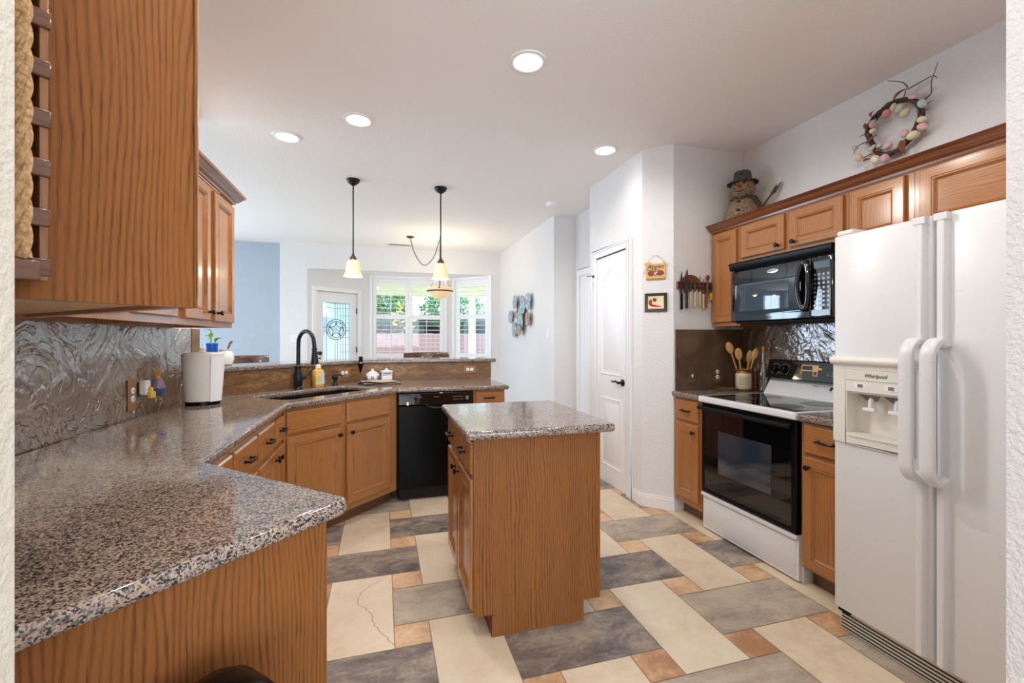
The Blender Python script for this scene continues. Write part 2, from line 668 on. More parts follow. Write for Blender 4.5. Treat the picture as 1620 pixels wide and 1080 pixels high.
def build_floor():
    u = 0.155
    ox, oy = 0.05, 1.94
    v_, f_, mi_, seed = [], [], [], []
    rnd = random.Random(3)
    fixed = {(3, -2): -0.15, (6, 1): -0.35, (9, -2): 0.72, (9, 4): 0.62, (-3, 4): 0.08, (0, 1): 0.62, (0, 7): -0.15, (-3, -2): -0.18,
             (12, 1): -0.1, (12, -5): 0.7, (6, -5): 0.6, (6, 7): 0.5}
    bnd = (-5.3, 3.4, -4.0, 8.05)
    g = 0.0022

    def add(i, j, w, h, m, s):
        x0, x1 = ox + i * u + g, ox + (i + w) * u - g
        y0, y1 = oy + j * u + g, oy + (j + h) * u - g
        x0, x1 = max(x0, bnd[0]), min(x1, bnd[1])
        y0, y1 = max(y0, bnd[2]), min(y1, bnd[3])
        if x1 - x0 < 0.01 or y1 - y0 < 0.01:
            return
        k = len(v_)
        v_.extend([(x0, y0, 0), (x1, y0, 0), (x1, y1, 0), (x0, y1, 0)])
        f_.append((k, k + 1, k + 2, k + 3))
        mi_.append(m)
        seed.append(s)

    for a in range(-14, 10):
        for b in range(-16, 16):
            add(3 * a, 3 * b, 1, 1, 1, rnd.random())
            if (a + b) % 2 == 0:
                i, j = 3 * a + 3, 3 * b - 2
                # horizontal slab lattice (6,0),(3,3) from (3,-2)
                add(i, j, 4, 2, 2, fixed.get((i, j), rnd.random() * 0.8 - 0.2))
                add(i + 4, j - 1, 2, 4, 0, rnd.random())
    k = len(v_)
    v_.extend([(bnd[0], bnd[2], -0.0015), (bnd[1], bnd[2], -0.0015), (bnd[1], bnd[3], -0.0015), (bnd[0], bnd[3], -0.0015)])
    f_.append((k, k + 1, k + 2, k + 3))
    mi_.append(3)
    seed.append(0.5)
    # a hairline crack in the cream slab by the peninsula
    cr = [(0.0, 2.52), (-0.09, 2.44), (-0.115, 2.33), (-0.06, 2.24), (-0.04, 2.14), (0.0, 2.06), (0.045, 1.965)]
    cr = [(x + random.uniform(-.006, .006), y) for x, y, *_ in spline([(x, y, 0) for x, y in cr], 5)]
    k = len(v_)
    for x, y in cr:
        v_.extend([(x - 0.0016, y, 0.0004), (x + 0.0016, y, 0.0004)])
    for i in range(len(cr) - 1):
        f_.append((k + 2 * i, k + 2 * i + 1, k + 2 * i + 3, k + 2 * i + 2))
        mi_.append(3)
        seed.append(0.5)
    me = bpy.data.meshes.new('floor')
    me.from_pydata(v_, [], f_)
    for m in ('t_cream', 't_rust', 't_slate', 't_line'):
        me.materials.append(M[m])
    me.polygons.foreach_set('material_index', mi_)
    at = me.attributes.new('tile_seed', 'FLOAT_VECTOR', 'FACE')
    at.data.foreach_set('vector', [c for s in seed for c in (s, (s * 7.7) % 1, (s * 3.3) % 1)])
    o = bpy.data.objects.new('floor', me)
    COL.objects.link(o)
    o['kind'] = 'structure'
    return o


build_floor()
B().box(-5.3, 3.4, -4.1, 8.15, CEIL, CEIL + 0.1).build('ceiling', 'ceil', kind='structure')

# kitchen walls
B().box(-1.32, -1.2, 1.418, 3.48, 0, CEIL).build('wall_left', 'wall', kind='structure')
B().prism([(-0.361, 0.579), (-1.2, 1.418), (-1.32, 1.418), (-1.32, 0.44), (-0.361, 0.44)], 0, CEIL).build('wall_near_left', 'wall_cream', kind='structure')
B().box(-5.2, -1.32, 0.44, 0.56, 0, CEIL).build('wall_living_partition', 'wall', kind='structure')
B().box(1.222, 2.87, 0.44, 0.592, 0, CEIL).build('wall_near_right', 'wall', kind='structure')
B().box(2.77, 2.87, 0.592, 2.905, 0, CEIL).build('wall_right', 'wall', kind='structure')
B().prism([(2.87, 2.905), (2.12, 2.905), (1.955, 3.07), (1.955, 3.99), (2.87, 3.99)], 0, CEIL).build('wall_pantry', 'wall', kind='structure')
# hall beside the pantry, dining room
B().box(2.25, 2.37, 3.99, 4.98, 0, CEIL).build('wall_hall', 'wall', kind='structure')
B().box(1.967, 2.37, 4.98, 7.5, 0, CEIL).build('wall_dining_right', 'wall', kind='structure')
B().box(-1.1185, 1.8135, 7.5, 7.62, 2.40, CEIL).build('wall_header', 'wall', kind='structure')
B().box(-1.5, -1.119, 7.5, 8.0, 0, CEIL).build('wall_back', 'wall', kind='structure')
B().box(1.814, 2.37, 7.5, 8.0, 0, CEIL).build('wall_back_right', 'wall', kind='structure')
B().box(-3.1, -1.5, 7.6, 7.72, 0, CEIL).box(-5.2, -4.8, 7.6, 7.72, 0, CEIL).box(-4.8, -3.1, 7.6, 7.72, 0, .4).box(-4.8, -3.1, 7.6, 7.72, 2.4, CEIL).build('wall_family_back', 'wall_blue', kind='structure')
B().prism([(-1.03, 7.621), (1.75, 7.621), (1.19, 8.2), (-0.28, 8.2)], 2.40, 2.5).build('ceiling_bay', 'ceil', kind='structure')
# unseen rest of the shell: family room and the room behind the camera
wf = B()
wf.box(-5.32, -5.2, -4.0, 3.3, 0, CEIL).box(-5.32, -5.2, 6.7, 7.72, 0, CEIL).box(-5.32, -5.2, 3.3, 6.7, 0, 0.3).box(-5.32, -5.2, 3.3, 6.7, 2.4, CEIL)
wf.build('wall_family_left', 'wall', kind='structure')
wb = B()
wb.box(-5.2, -1.6, -4.12, -4.0, 0, CEIL).box(2.8, 3.3, -4.12, -4.0, 0, CEIL).box(-1.6, 2.8, -4.12, -4.0, 0, 0.35).box(-1.6, 2.8, -4.12, -4.0, 2.55, CEIL)
wb.build('wall_living_back', 'wall', kind='structure')
B().box(2.9, 3.02, -4.0, 0.44, 0, CEIL).build('wall_living_right', 'wall', kind='structure')


def bay_wall(name, p0, p1, h0, h1, z0, z1, ztop=2.5, th=0.12):
    L = math.dist(p0, p1)
    rz = math.degrees(math.atan2(p1[1] - p0[1], p1[0] - p0[0]))
    b = B()
    if h0 > 0:
        b.box(0, h0, 0, th, 0, ztop)
    if h1 < L:
        b.box(h1, L, 0, th, 0, ztop)
    if z0 > 0:
        b.box(h0, h1, 0, th, 0, z0)
    b.box(h0, h1, 0, th, z1, ztop)
    o = b.build(name, 'wall', loc=(0, 0, 0), kind='structure')
    o.location = (p0[0], p0[1], 0)
    o.rotation_euler = (0, 0, R(rz))
    return L, rz


LD, RD = bay_wall('wall_bay_left', (-1.119, 7.5), (-0.334, 8.05), 0.145, 0.87, 0.0, 2.07)
LC, RC = bay_wall('wall_bay_centre', (-0.334, 8.05), (1.24, 8.05), 0.17, 1.39, 0.86, 2.35)
LR, RR = bay_wall('wall_bay_right', (1.24, 8.05), (1.814, 7.5), 0.035, 0.745, 0.86, 2.35)


def shutter_window(name, p0, rz, x0, x1, z0, z1, panels, zmid):
    w = structure(name, (p0[0], p0[1], 0), rz)
    f = B()
    c = 0.055
    f.box(x0 - c, x0, -0.03, 0.02, z0 - c, z1 + c).box(x1, x1 + c, -0.03, 0.02, z0 - c, z1 + c)
    f.box(x0, x1, -0.03, 0.02, z1, z1 + c).box(x0 - 0.03, x1 + 0.03, -0.05, 0.02, z0 - c, z0)
    f.box(x0, x0 + 0.03, 0.07, 0.1, z0, z1).box(x1 - 0.03, x1, 0.07, 0.1, z0, z1).box(x0, x1, 0.07, 0.1, z0, z0 + 0.03).box(x0, x1, 0.07, 0.1, z1 - 0.03, z1)
    f.build('window_frame', 'trim', w, bevel=0.004)
    B().box(x0 + 0.03, x1 - 0.03, 0.082, 0.086, z0 + 0.03, z1 - 0.03).build('pane', 'pane', w)
    pw = (x1 - x0) / panels
    for k in range(panels):
        a, b = x0 + k * pw + 0.002, x0 + (k + 1) * pw - 0.002
        s = 0.062
        p = B()
        p.box(a, a + s, -0.005, 0.025, z0, z1).box(b - s, b, -0.005, 0.025, z0, z1)
        bot = z0 + 0.19
        for q0, q1 in ((z0, bot), (zmid - 0.04, zmid + 0.04), (z1 - 0.085, z1)):
            p.box(a + s, b - s, -0.005, 0.025, q0, q1)
        po = p.build('shutter_panel', 'trim', w, bevel=0.003)
        for q0, q1 in ((bot, zmid - 0.04), (zmid + 0.04, z1 - 0.085)):
            n = max(1, round((q1 - q0) / 0.074))
            l = B()
            st = (q1 - q0) / n
            for i in range(n):
                zc = q0 + (i + 0.5) * st
                T = Matrix.Translation((0, 0.012, zc)) @ Matrix.Rotation(R(-1), 4, 'X')
                l.T = T
                ring = [[(xx, 0.036 * math.cos(t), 0.0045 * math.sin(t)) for t in [2 * PI * j / 10 for j in range(10)]] for xx in (a + s, b - s)]
                l.loft(ring)
            l.build('louvre_slats', 'trim', po)
            B().box((a + b) / 2 - 0.006, (a + b) / 2 + 0.006, -0.036, -0.026, q0 + 0.01, q1 - 0.01).build('tilt_rod', 'trim', po)
    return w


shutter_window('window_1', (-0.334, 8.05), RC, 0.17, 1.39, 0.86, 2.35, 2, 1.69)
shutter_window('window_2', (1.24, 8.05), RR, 0.035, 0.745, 0.86, 2.35, 1, 1.70)
for nm, fr in (('unseen_window_3', [(-5.26, -5.2, 3.3, 6.7, 0.3, 2.4)]), ('unseen_window_4', [(-1.6, 2.8, -4.06, -4.0, 0.35, 2.55)]), ('unseen_window_5', [(-4.8, -3.1, 7.6, 7.66, 0.4, 2.4)])):  # window frames out of view, added to go with the daylight area lights
    x0, x1, y0, y1, z0, z1 = fr[0]
    b = B()
    if x1 - x0 < 0.2:
        for a, c in ((y0, y0 + .06), (y1 - .06, y1), ((y0 + y1) / 2 - .03, (y0 + y1) / 2 + .03)):
            b.box(x0, x1, a, c, z0, z1)
        b.box(x0, x1, y0, y1, z0, z0 + .06).box(x0, x1, y0, y1, z1 - .06, z1)
    else:
        for a, c in ((x0, x0 + .06), (x1 - .06, x1), ((x0 + x1) / 2 - .03, (x0 + x1) / 2 + .03)):
            b.box(a, c, y0, y1, z0, z1)
        b.box(x0, x1, y0, y1, z0, z0 + .06).box(x0, x1, y0, y1, z1 - .06, z1)
    b.build(nm, 'trim', kind='structure')

# back door in the bay, leaded glass with a star
d = structure('door_1', (-1.119, 7.5, 0), RD)
b = B()
b.box(0.075, 0.145, -0.02, 0.02, 0, 2.14).box(0.87, 0.94, -0.02, 0.02, 0, 2.14).box(0.145, 0.87, -0.02, 0.02, 2.07, 2.14)
b.build('door_casing', 'trim', d, bevel=0.006)
b = B()
X0, X1, Z1 = 0.15, 0.865, 2.065
gx0, gx1, gz0, gz1 = 0.265, 0.745, 0.55, 1.90
b.box(X0, gx0, 0.03, 0.07, 0.01, Z1).box(gx1, X1, 0.03, 0.07, 0.01, Z1).box(gx0, gx1, 0.03, 0.07, 0.01, gz0).box(gx0, gx1, 0.03, 0.07, gz1, Z1)
b.build('door_leaf', 'trim', d, bevel=0.003)
b = B()
for a0, a1, c0, c1 in ((gx0 - .03, gx0 + .005, gz0 - .03, gz1 + .03), (gx1 - .005, gx1 + .03, gz0 - .03, gz1 + .03), (gx0, gx1, gz0 - .03, gz0 + .005), (gx0, gx1, gz1 - .005, gz1 + .03)):
    b.box(a0, a1, 0.02, 0.031, c0, c1)
b.build('glazing_bead', 'trim', d, bevel=0.004)
B().box(gx0, gx1, 0.046, 0.052, gz0, gz1).build('leaded_glass_pane', 'pane_teal', d)
b = B()
yl = 0.042
cx, cz, rr = (gx0 + gx1) / 2, 1.46, 0.165
lw = 0.003


def lead(p, q, r=lw):
    b.tube([(p[0], yl, p[1]), (q[0], yl, q[1])], r, 6)


for x in (gx0 + .012, gx1 - .012, gx0 + .075, gx1 - .075):
    lead((x, gz0), (x, gz1))
for z in (gz0 + .012, gz1 - .012, gz0 + .09, gz1 - .09):
    lead((gx0, z), (gx1, z))
for dx in (-.02, .02):
    lead((cx + dx, gz0), (cx + dx, cz - rr))
    lead((cx + dx, cz + rr), (cx + dx, gz1))
for dz in (-.03, .03):
    lead((gx0, cz + dz), (cx - rr, cz + dz))
    lead((cx + rr, cz + dz), (gx1, cz + dz))
for i in range(9):
    z = gz1 - .09 - i * 0.12
    lead((gx1 - .17, z), (gx1, z), 0.003)
for i in range(3):
    x = gx1 - .17 + i * .05
    lead((x, gz0), (x, gz1), 0.0028)
for r_ in (rr, rr - .035):
    b.tube([(cx + r_ * math.cos(t), yl, cz + r_ * math.sin(t)) for t in [2 * PI * i / 32 for i in range(32)]], 0.006, 6, closed=True)
outer = [(cx + (rr - .035) * math.sin(2 * PI * i / 5), cz + (rr - .035) * math.cos(2 * PI * i / 5)) for i in range(5)]
inner = [(cx + .052 * math.sin(2 * PI * (i + .5) / 5), cz + .052 * math.cos(2 * PI * (i + .5) / 5)) for i in range(5)]
for i in range(5):
    lead(outer[i], inner[i], .005)
    lead(inner[i], outer[(i + 1) % 5], .005)
    lead((cx, cz), outer[i], .003)
b.build('lead_came', 'black_iron', d)
b = B()
b.lathe_dir([(.028, 0), (.028, .008), (.012, .012), (.012, .03), (.026, .035), (.03, .05), (.022, .062), (.0, .065)], (0.205, 0.03, 1.08), (0, -1, 0), 16)
b.build('door_knob', 'black_iron', d)
B().lathe_dir([(.028, 0), (.028, .01), (.02, .018), (0, .018)], (0.205, 0.03, 0.98), (0, -1, 0), 14).build('deadbolt', 'black_iron', d)
for z in (0.4, 1.12, 1.78):
    B().tube([(0.868, 0.018, z - .045), (0.868, 0.018, z + .045)], 0.011, 8).build('hinge', 'black_iron', d)

# pantry door (X 1.955, faces -X): local x runs to -Y
d = structure('door_2', (1.955, 3.90, 0), -90)
b = B()
b.box(0.0, 0.075, -0.02, 0.0, 0, 2.13).box(0.62, 0.695, -0.02, 0.0, 0, 2.13).box(0.075, 0.62, -0.02, 0.0, 2.06, 2.13)
b.box(0.0, 0.02, -0.028, -0.02, 0, 2.13).box(0.675, 0.695, -0.028, -0.02, 0, 2.13).box(0.02, 0.675, -0.028, -0.02, 2.11, 2.13)
b.build('door_casing', 'trim', d, bevel=0.006)


def arch_panel(b, x0, x1, z0, z1, rise, y0):
    """moulded panel outline with an arched top as stacked rings"""
    def ring(ins, y):
        a0, a1, c0, c1 = x0 + ins, x1 - ins, z0 + ins, z1 - ins
        pts = [(a0, y, c0), (a1, y, c0)]
        n = 14
        for i in range(n + 1):
            t = i / n
            x = a1 + (a0 - a1) * t
            pts.append((x, y, c1 - rise + rise * (0.5 - 0.5 * math.cos(2 * PI * t))))
        return pts
    b.loft([ring(0, y0), ring(.004, y0 - .004), ring(.012, y0 - .006), ring(.026, y0 + .006), ring(.034, y0 + .006), ring(.05, y0 - .002)], smooth=False)


b = B()
b.box(0.079, 0.616, -0.004, 0.0, 0.008, 2.055)
b.build('door_leaf', 'trim', d)
b = B()
arch_panel(b, 0.16, 0.535, 0.98, 1.93, 0.085, -0.0042)
arch_panel(b, 0.16, 0.535, 0.16, 0.78, 0.0, -0.0042)
b.build('door_moulding', 'trim', d)
b = B()
b.lathe_dir([(.03, 0), (.03, .006), (.024, .012), (.011, .014), (.011, .05), (0, .05)], (0.545, -0.004, 0.935), (0, -1, 0), 18)
b.tube([(0.545, -0.05, 0.935), (0.50, -0.052, 0.945), (0.46, -0.05, 0.935), (0.425, -0.045, 0.94)], [.011, .0095, .008, .007], 8)
b.build('door_handle', 'black_iron', d)
b = B()
b.box(0.072, 0.62, -0.012, -0.003, 2.053, 2.062)
b.build('gap_shade_strip', 'black_flat', d)  # black strip standing in for the shade in the gap above the leaf
# hall door casing seen edge on
b = B()
b.box(2.225, 2.25, 4.82, 4.90, 0, 2.12).box(2.225, 2.25, 4.05, 4.13, 0, 2.12).box(2.225, 2.25, 4.13, 4.82, 2.04, 2.12).box(2.235, 2.25, 4.13, 4.82, 0.01, 2.04)
b.build('door_3', 'trim', kind='structure', bevel=0.004)

# baseboards
b = B()
for z0, z1, t in ((0, .085, .014), (.085, .10, .009)):
    b.prism([(2.126, 2.905), (2.126 , 2.905 - t), (2.12 - t * .414, 2.905 - t), (1.955 - t, 3.07 - t * .414), (1.955 - t, 3.2), (1.955, 3.2), (1.955, 3.07), (2.12, 2.905)], z0, z1)
b.build('baseboard_pantry', 'trim', kind='structure', bevel=0.003)
B().box(1.953, 1.967, 4.98, 7.5, 0, .1).build('baseboard_right', 'trim', kind='structure', bevel=0.003)

# raised bar wall behind the sink
B().prism([(-1.199, 3.35), (-0.208, 4.34), (1.03, 4.34), (1.03, 4.47), (-0.262, 4.47), (-1.199, 3.533)], 0, 1.075).build('wall_bar', 'wall', kind='structure')

# wall plates set into the walls
def wall_plate(name, label, loc, rz, w, h, kind, mat='trim', group=None, mat2=None, mat3='ink'):
    t = thing(name, label, 'outlet' if 'outlet' in name else 'light switch', loc, rz, group)
    B().box(-w / 2, w / 2, -0.006, 0, -h / 2, h / 2).build('plate', mat, t, bevel=0.003)
    if kind == 'switch':
        B().box(-0.017, 0.017, -0.010, -0.005, -0.033, 0.033).build('rocker', mat2 or 'trim', t, bevel=0.002)
    elif kind == 'toggle':
        B().box(-0.006, 0.006, -0.016, -0.005, -0.012, 0.012).build('toggle', mat2 or 'trim', t, bevel=0.002)
    else:
        hor = kind == 'duplex_h'
        for s in (-1, 1):
            cx_, cz_ = (s * .02, 0) if hor else (0, s * .02)
            so = B().lathe_dir([(.0165, 0), (.0165, .003), (.015, .004), (0, .004)], (cx_, -0.006, cz_), (0, -1, 0), 16).build('socket', mat2 or 'trim', t)
            k = B()
            for q in (-1, 1):
                dx, dz = (0, q * .006) if hor else (q * .006, 0)
                k.box(cx_ + dx - (.005 if hor else .0012), cx_ + dx + (.005 if hor else .0012), -0.0108, -0.0098, cz_ + dz - (.0012 if hor else .005), cz_ + dz + (.0012 if hor else .005))
            k.build('slots', mat3, so)
    return t


wall_plate('light_switch', 'white rocker switch on the dining wall beyond the cluster of metal discs', (1.966, 5.15, 1.375), -90, .075, .12, 'switch')
wall_plate('light_switch', 'white double switch plate on the wall beside the leaded glass door', (-1.30, 7.499, 1.315), 0, .11, .12, 'switch')
wall_plate('outlet', 'brown outlet plate with two pale sockets between soap pump and white sugar bowl', (-0.327, 4.211, 1.005), 45, .118, .075, 'duplex_h', 'plate_brown')
wall_plate('outlet', 'brown outlet plate at the hall end of the bar backsplash', (0.823, 4.326, 1.005), 0, .118, .075, 'duplex_h', 'plate_brown')
wall_plate('outlet', 'outlet with two white sockets in the brown plaster behind the spoon crock', (2.503, 2.891, 1.03), 0, .075, .12, 'duplex', 'plaster_matte')
wall_plate('light_switch', 'single white toggle in a brown plate on the backsplash below the knives', (2.27, 2.891, 1.025), 0, .075, .12, 'toggle', 'plaster_matte')

# ceiling fittings
def can_light(x, y, label, watts=40, cone=174, blend=0.3):
    t = thing('recessed_light', label, 'ceiling light', (x, y, CEIL), 0, 'recessed ceiling lights')
    B().lathe([(.074, -.001), (.074, -.006), (.082, -.010), (.098, -.006), (.100, 0)], n=32, caps=False).build('trim_ring', 'can_trim', t)
    B().lathe([(.0, -.004), (.074, -.004)], n=32, caps=False).build('lens', 'can_glow', t)
    l = bpy.data.lights.new('recessed_lamp', 'SPOT')
    l.energy = watts
    l.color = (1.0, 0.955, 0.905)
    l.spot_size = R(cone)
    l.spot_blend = blend
    l.shadow_soft_size = 0.07
    lo = bpy.data.objects.new('lamp', l)
    COL.objects.link(lo)
    lo.parent = t
    lo.location = (0, 0, -0.03)


can_light(0.745, 2.26, 'recessed ceiling light above the island, the largest seen')
can_light(-0.157, 3.18, 'recessed ceiling light above the sink')
can_light(-0.672, 3.59, 'recessed ceiling light closest to the hanging oak cabinets beside the bar')
can_light(1.675, 3.15, 'recessed ceiling light in front of the pantry door', 5, 150, 0.8)
can_light(1.5, 1.2, 'added unseen ceiling light in front of the refrigerator', 20)  # extra lamp out of view, added to brighten the refrigerator side
can_light(.25, .95, 'added unseen ceiling light over the opening to the kitchen', 30)  # second added lamp out of view, lifts brightness near the camera

t = thing('smoke_detector', 'round white smoke detector on the ceiling near the hall', 'smoke detector', (1.778, 4.54, CEIL))
B().lathe([(.07, 0), (.07, -.018), (.062, -.036), (.03, -.04), (0, -.04)], n=28).build('housing', 'trim', t)
B().lathe([(.052, -.030), (.054, -.030)], n=28, caps=False).build('vent_ring', 'greyink', t)
t = thing('ceiling_vent', 'white slatted air vent in the ceiling before the bay', 'vent', (0.256, 7.18, CEIL))
b = B()
b.box(-.19, .19, -.08, -.06, -.012, 0).box(-.19, .19, .06, .08, -.012, 0).box(-.19, -.17, -.06, .06, -.012, 0).box(.17, .19, -.06, .06, -.012, 0)
b.build('frame', 'trim', t, bevel=.002)
b = B()
for i in range(16):
    b.box(-.165 + i * .021, -.157 + i * .021, -.06, .06, -.010, -.001)
b.build('slats', 'greyink', t)

# ------------------------------------------------------------------ cabinets
DOORP = [(0, 0), (0, -.016), (.004, -.020), (.046, -.020), (.049, -.0165), (.053, -.0165), (.056, -.0195), (.0585, -.0165), (.064, -.0105), (.067, -.0085)]
DRAWP = [(0, 0), (0, -.013), (.003, -.016), (.009, -.020)]
KN = 'bronze'


def knob(parent, x, z, y=-.020):
    b = B()
    b.lathe_dir([(.007, 0), (.009, .002), (.0055, .006), (.0055, .014), (.013, .018), (.0145, .024), (.011, .029), (0, .030)], (x, y, z), (0, -1, 0), 14)
    return b.build('knob', KN, parent)


def pull(parent, x, z, w=.095, y=-.020):
    b = B()
    for s in (-1, 1):
        b.lathe_dir([(.008, 0), (.009, .003), (.005, .007), (.005, .022)], (x + s * w * .42, y, z), (0, -1, 0), 10)
    pts = [(x - w / 2, y - .018, z - .002), (x - w * .42, y - .024, z), (x, y - .031, z + .001), (x + w * .42, y - .024, z), (x + w / 2, y - .018, z - .002)]
    b.tube(spline(pts, 5), [.004] + [.0062] * 19 + [.004], 8)
    return b.build('handle', KN, parent)


def door(parent, x0, x1, z0, z1, kx=None, kz=None, panel='oak_v', kind='knob'):
    b = B()
    b.rings_panel(x0, x1, z0, z1, DOORP, 0, 1, 2)
    o = b.build('door', ['oak_v', 'oak_h', panel], parent, angle=12)
    if kx is not None:
        knob(o, kx, kz)
    return o


def drawer(parent, x0, x1, z0, z1, handle=True, name='drawer_front', w=.095):
    b = B()
    b.rings_panel(x0, x1, z0, z1, DRAWP, 1, 1, 1)
    o = b.build(name, ['oak_v', 'oak_h'], parent, angle=12)
    if handle:
        pull(o, (x0 + x1) / 2, (z0 + z1) / 2, w)
    return o


def base_cabinet(label, loc, rz, w, depth, group='oak base cabinets', name='base_cabinet', hollow=False, top=.874, toe=True, toe_dep=.075):
    t = thing(name, label, 'cabinet', loc, rz, group)
    b = B()
    z0 = .10
    if hollow:
        b.box(0, .02, .02, depth, z0, top).box(w - .02, w, .02, depth, z0, top).box(.02, w - .02, depth - .01, depth, z0, top).box(.02, w - .02, .02, depth - .01, z0, z0 + .02)
        b.box(0, w, 0, .02, z0, .16).box(0, w, 0, .02, .69, top).box(0, .06, 0, .02, .16, .69).box(w - .06, w, 0, .02, .16, .69)
        b.box(.06, w - .06, .004, .02, .16, .69)
    else:
        b.box(0, w, 0, depth, z0, top)
    b.build('carcass', 'oak_v', t)
    if toe:
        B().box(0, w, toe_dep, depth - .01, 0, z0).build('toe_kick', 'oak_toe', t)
    return t


GB = 'oak base cabinets'
# along the kitchen's side wall (faces +X); local x runs to +Y
t = base_cabinet('oak base cabinet along the plaster wall, nearer the peninsula corner', (-.585, 1.665, 0), 90, .705, .610)
drawer(t, .02, .33, .705, .850)
drawer(t, .36, .69, .705, .850)
door(t, .02, .345, .135, .68, .31, .63)
door(t, .36, .69, .135, .68, .395, .63)
t = base_cabinet('narrow oak base cabinet between plaster wall run and the angled sink cabinet', (-.585, 2.372, 0), 90, .605, .610)
drawer(t, .018, .345, .705, .850)
drawer(t, .395, .585, .705, .850, w=.085)
door(t, .018, .372, .135, .68, .345, .635)
door(t, .392, .585, .135, .68, .42, .635)
# angled sink cabinet
t = base_cabinet('angled oak sink cabinet with two blank drawer fronts over two doors', (-.580, 2.990, 0), 45, .972, .62, hollow=True)
drawer(t, .015, .425, .72, .858, False)
drawer(t, .468, .885, .72, .858, False)
door(t, .015, .425, .145, .702, .395, .65)
door(t, .468, .885, .145, .702, .50, .65)
# narrow end cabinet by the dishwasher
t = base_cabinet('narrow oak end cabinet between black dishwasher and dining wall', (.728, 3.672, 0), 0, .272, .62)
drawer(t, .018, .25, .765, .86, w=.085)
door(t, .018, .25, .135, .745, .045, .69)
# peninsula cabinet: local x runs (-1,+1), faces (+1,+1)
t = base_cabinet('oak peninsula cabinet whose wide grained end panel faces the opening', (-.1345, 1.1445, 0), 135, .62, .552, toe=False)
b = B()
b.box(-.008, 0, .026, .552, .0, .874)
b.build('end_panel', 'oak_panel', t)
B().box(-.010, .04, -.002, .026, .0, .874).build('face_stile', 'oak_panel', t, bevel=.002)
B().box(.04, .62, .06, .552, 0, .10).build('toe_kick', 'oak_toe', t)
drawer(t, .05, .32, .705, .850)
drawer(t, .345, .60, .705, .850)
door(t, .05, .32, .135, .68, .29, .63)
door(t, .345, .60, .135, .68, .375, .63)

# island
t = thing('kitchen_island', 'freestanding oak island with granite top in the middle of the floor', 'kitchen island', (.385, 1.90, 0))
W, D = .592, .715
B().prism([(0, .002), (W, .002), (W, D), (0, D)], .10, .873).build('carcass', 'oak_v', t)
b = B()
b._add([(x, y, z) for y in (-.006, .0015) for x, z in [(-.006, .10), (.075, .10), (.075, 0), (.512, 0), (.512, .095), (W - .015, .095), (W - .015, .873), (-.006, .873)]],
       [tuple(range(8)), tuple(range(15, 7, -1))] + [(i, (i + 1) % 8, 8 + (i + 1) % 8, 8 + i) for i in range(8)])
b.build('end_panel', 'oak_panel', t)
B().box(W - .015, W + .004, -.008, .012, .095, .873).build('corner_stile', 'oak_panel', t, bevel=.002)
B().box(.075, .512, .003, D - .005, 0, .099).build('plinth', 'oak_panel', t)


def island_side(rz, ox, oy):
    """front hardware on a side of the island: an Empty-free transform baked into the meshes"""
    T = Matrix.Translation((ox, oy, 0)) @ Matrix.Rotation(R(rz), 4, 'Z')
    def fr(kind, x0, x1, z0, z1, kx=None, kz=None):
        b = B(T)
        b.rings_panel(x0, x1, z0, z1, DOORP if kind == 'door' else DRAWP, 0 if kind == 'door' else 1, 1, 0 if kind == 'door' else 1)
        o = b.build('door' if kind == 'door' else 'drawer_front', ['oak_v', 'oak_h'], t, angle=12)
        b = B(T)
        if kind == 'door':
            b.lathe_dir([(.007, 0), (.009, .002), (.0055, .006), (.0055, .014), (.013, .018), (.0145, .024), (.011, .029), (0, .030)], (kx, -.02, kz), (0, -1, 0), 14)
            b.build('knob', KN, o)
        else:
            x, z, w, y = (x0 + x1) / 2, (z0 + z1) / 2, .10, -.02
            for s in (-1, 1):
                b.lathe_dir([(.008, 0), (.009, .003), (.005, .007), (.005, .022)], (x + s * w * .42, y, z), (0, -1, 0), 10)
            b.tube(spline([(x - w / 2, y - .018, z - .002), (x - w * .42, y - .024, z), (x, y - .031, z + .001), (x + w * .42, y - .024, z), (x + w / 2, y - .018, z - .002)], 5), [.004] + [.0062] * 19 + [.004], 8)
            b.build('handle', KN, o)
    L = D
    fr('drawer', .02, L / 2 - .012, .715, .855)
    fr('drawer', L / 2 + .012, L - .015, .715, .855)
    fr('door', .02, L / 2 - .012, .125, .69, L / 2 - .045, .645)
    fr('door', L / 2 + .012, L - .015, .125, .69, L / 2 + .045, .645)


island_side(-90, 0, D)
island_side(90, W, 0)
slab('stone_top', rrect(-.048, .655, -.052, .785, .018), .874, .913, .014, 'granite', parent=t)

# right side base cabinets (face -X): local x runs to -Y
t = base_cabinet('narrow oak base cabinet between pantry wall and white range', (2.135, 2.902, 0), -90, .292, .632)
drawer(t, .02, .272, .71, .86)
door(t, .02, .272, .145, .69, .235, .64)
t = base_cabinet('narrow oak base cabinet between white range and refrigerator', (2.135, 1.838, 0), -90, .300, .632)
drawer(t, .02, .28, .71, .86)
door(t, .02, .28, .115, .69, .055, .64)

# countertops
cu = [(-.07, 1.17), (-.555, 1.655), (-.555, 2.965), (.12, 3.64), (1.03, 3.64), (1.03, 4.325), (-.2017, 4.325), (-1.187, 3.340), (-1.187, 1.423), (-.502, .738)]
# round the peninsula tip
tip = Vector((-.07, 1.17))
dirs = [Vector((-1, -1)).normalized(), Vector((-1, 1)).normalized()]
r0 = .035
c0 = tip + dirs[0] * r0 + dirs[1] * r0
arc = []
for i in range(7):
    a = R(-45 + 90 * i / 6)
    arc.append(tuple(c0 + Vector((math.cos(a), math.sin(a))) * r0))
cu = arc + cu[1:]


def diag(tt, w):
    return ((tt - w) / math.sqrt(2), (tt + w) / math.sqrt(2))


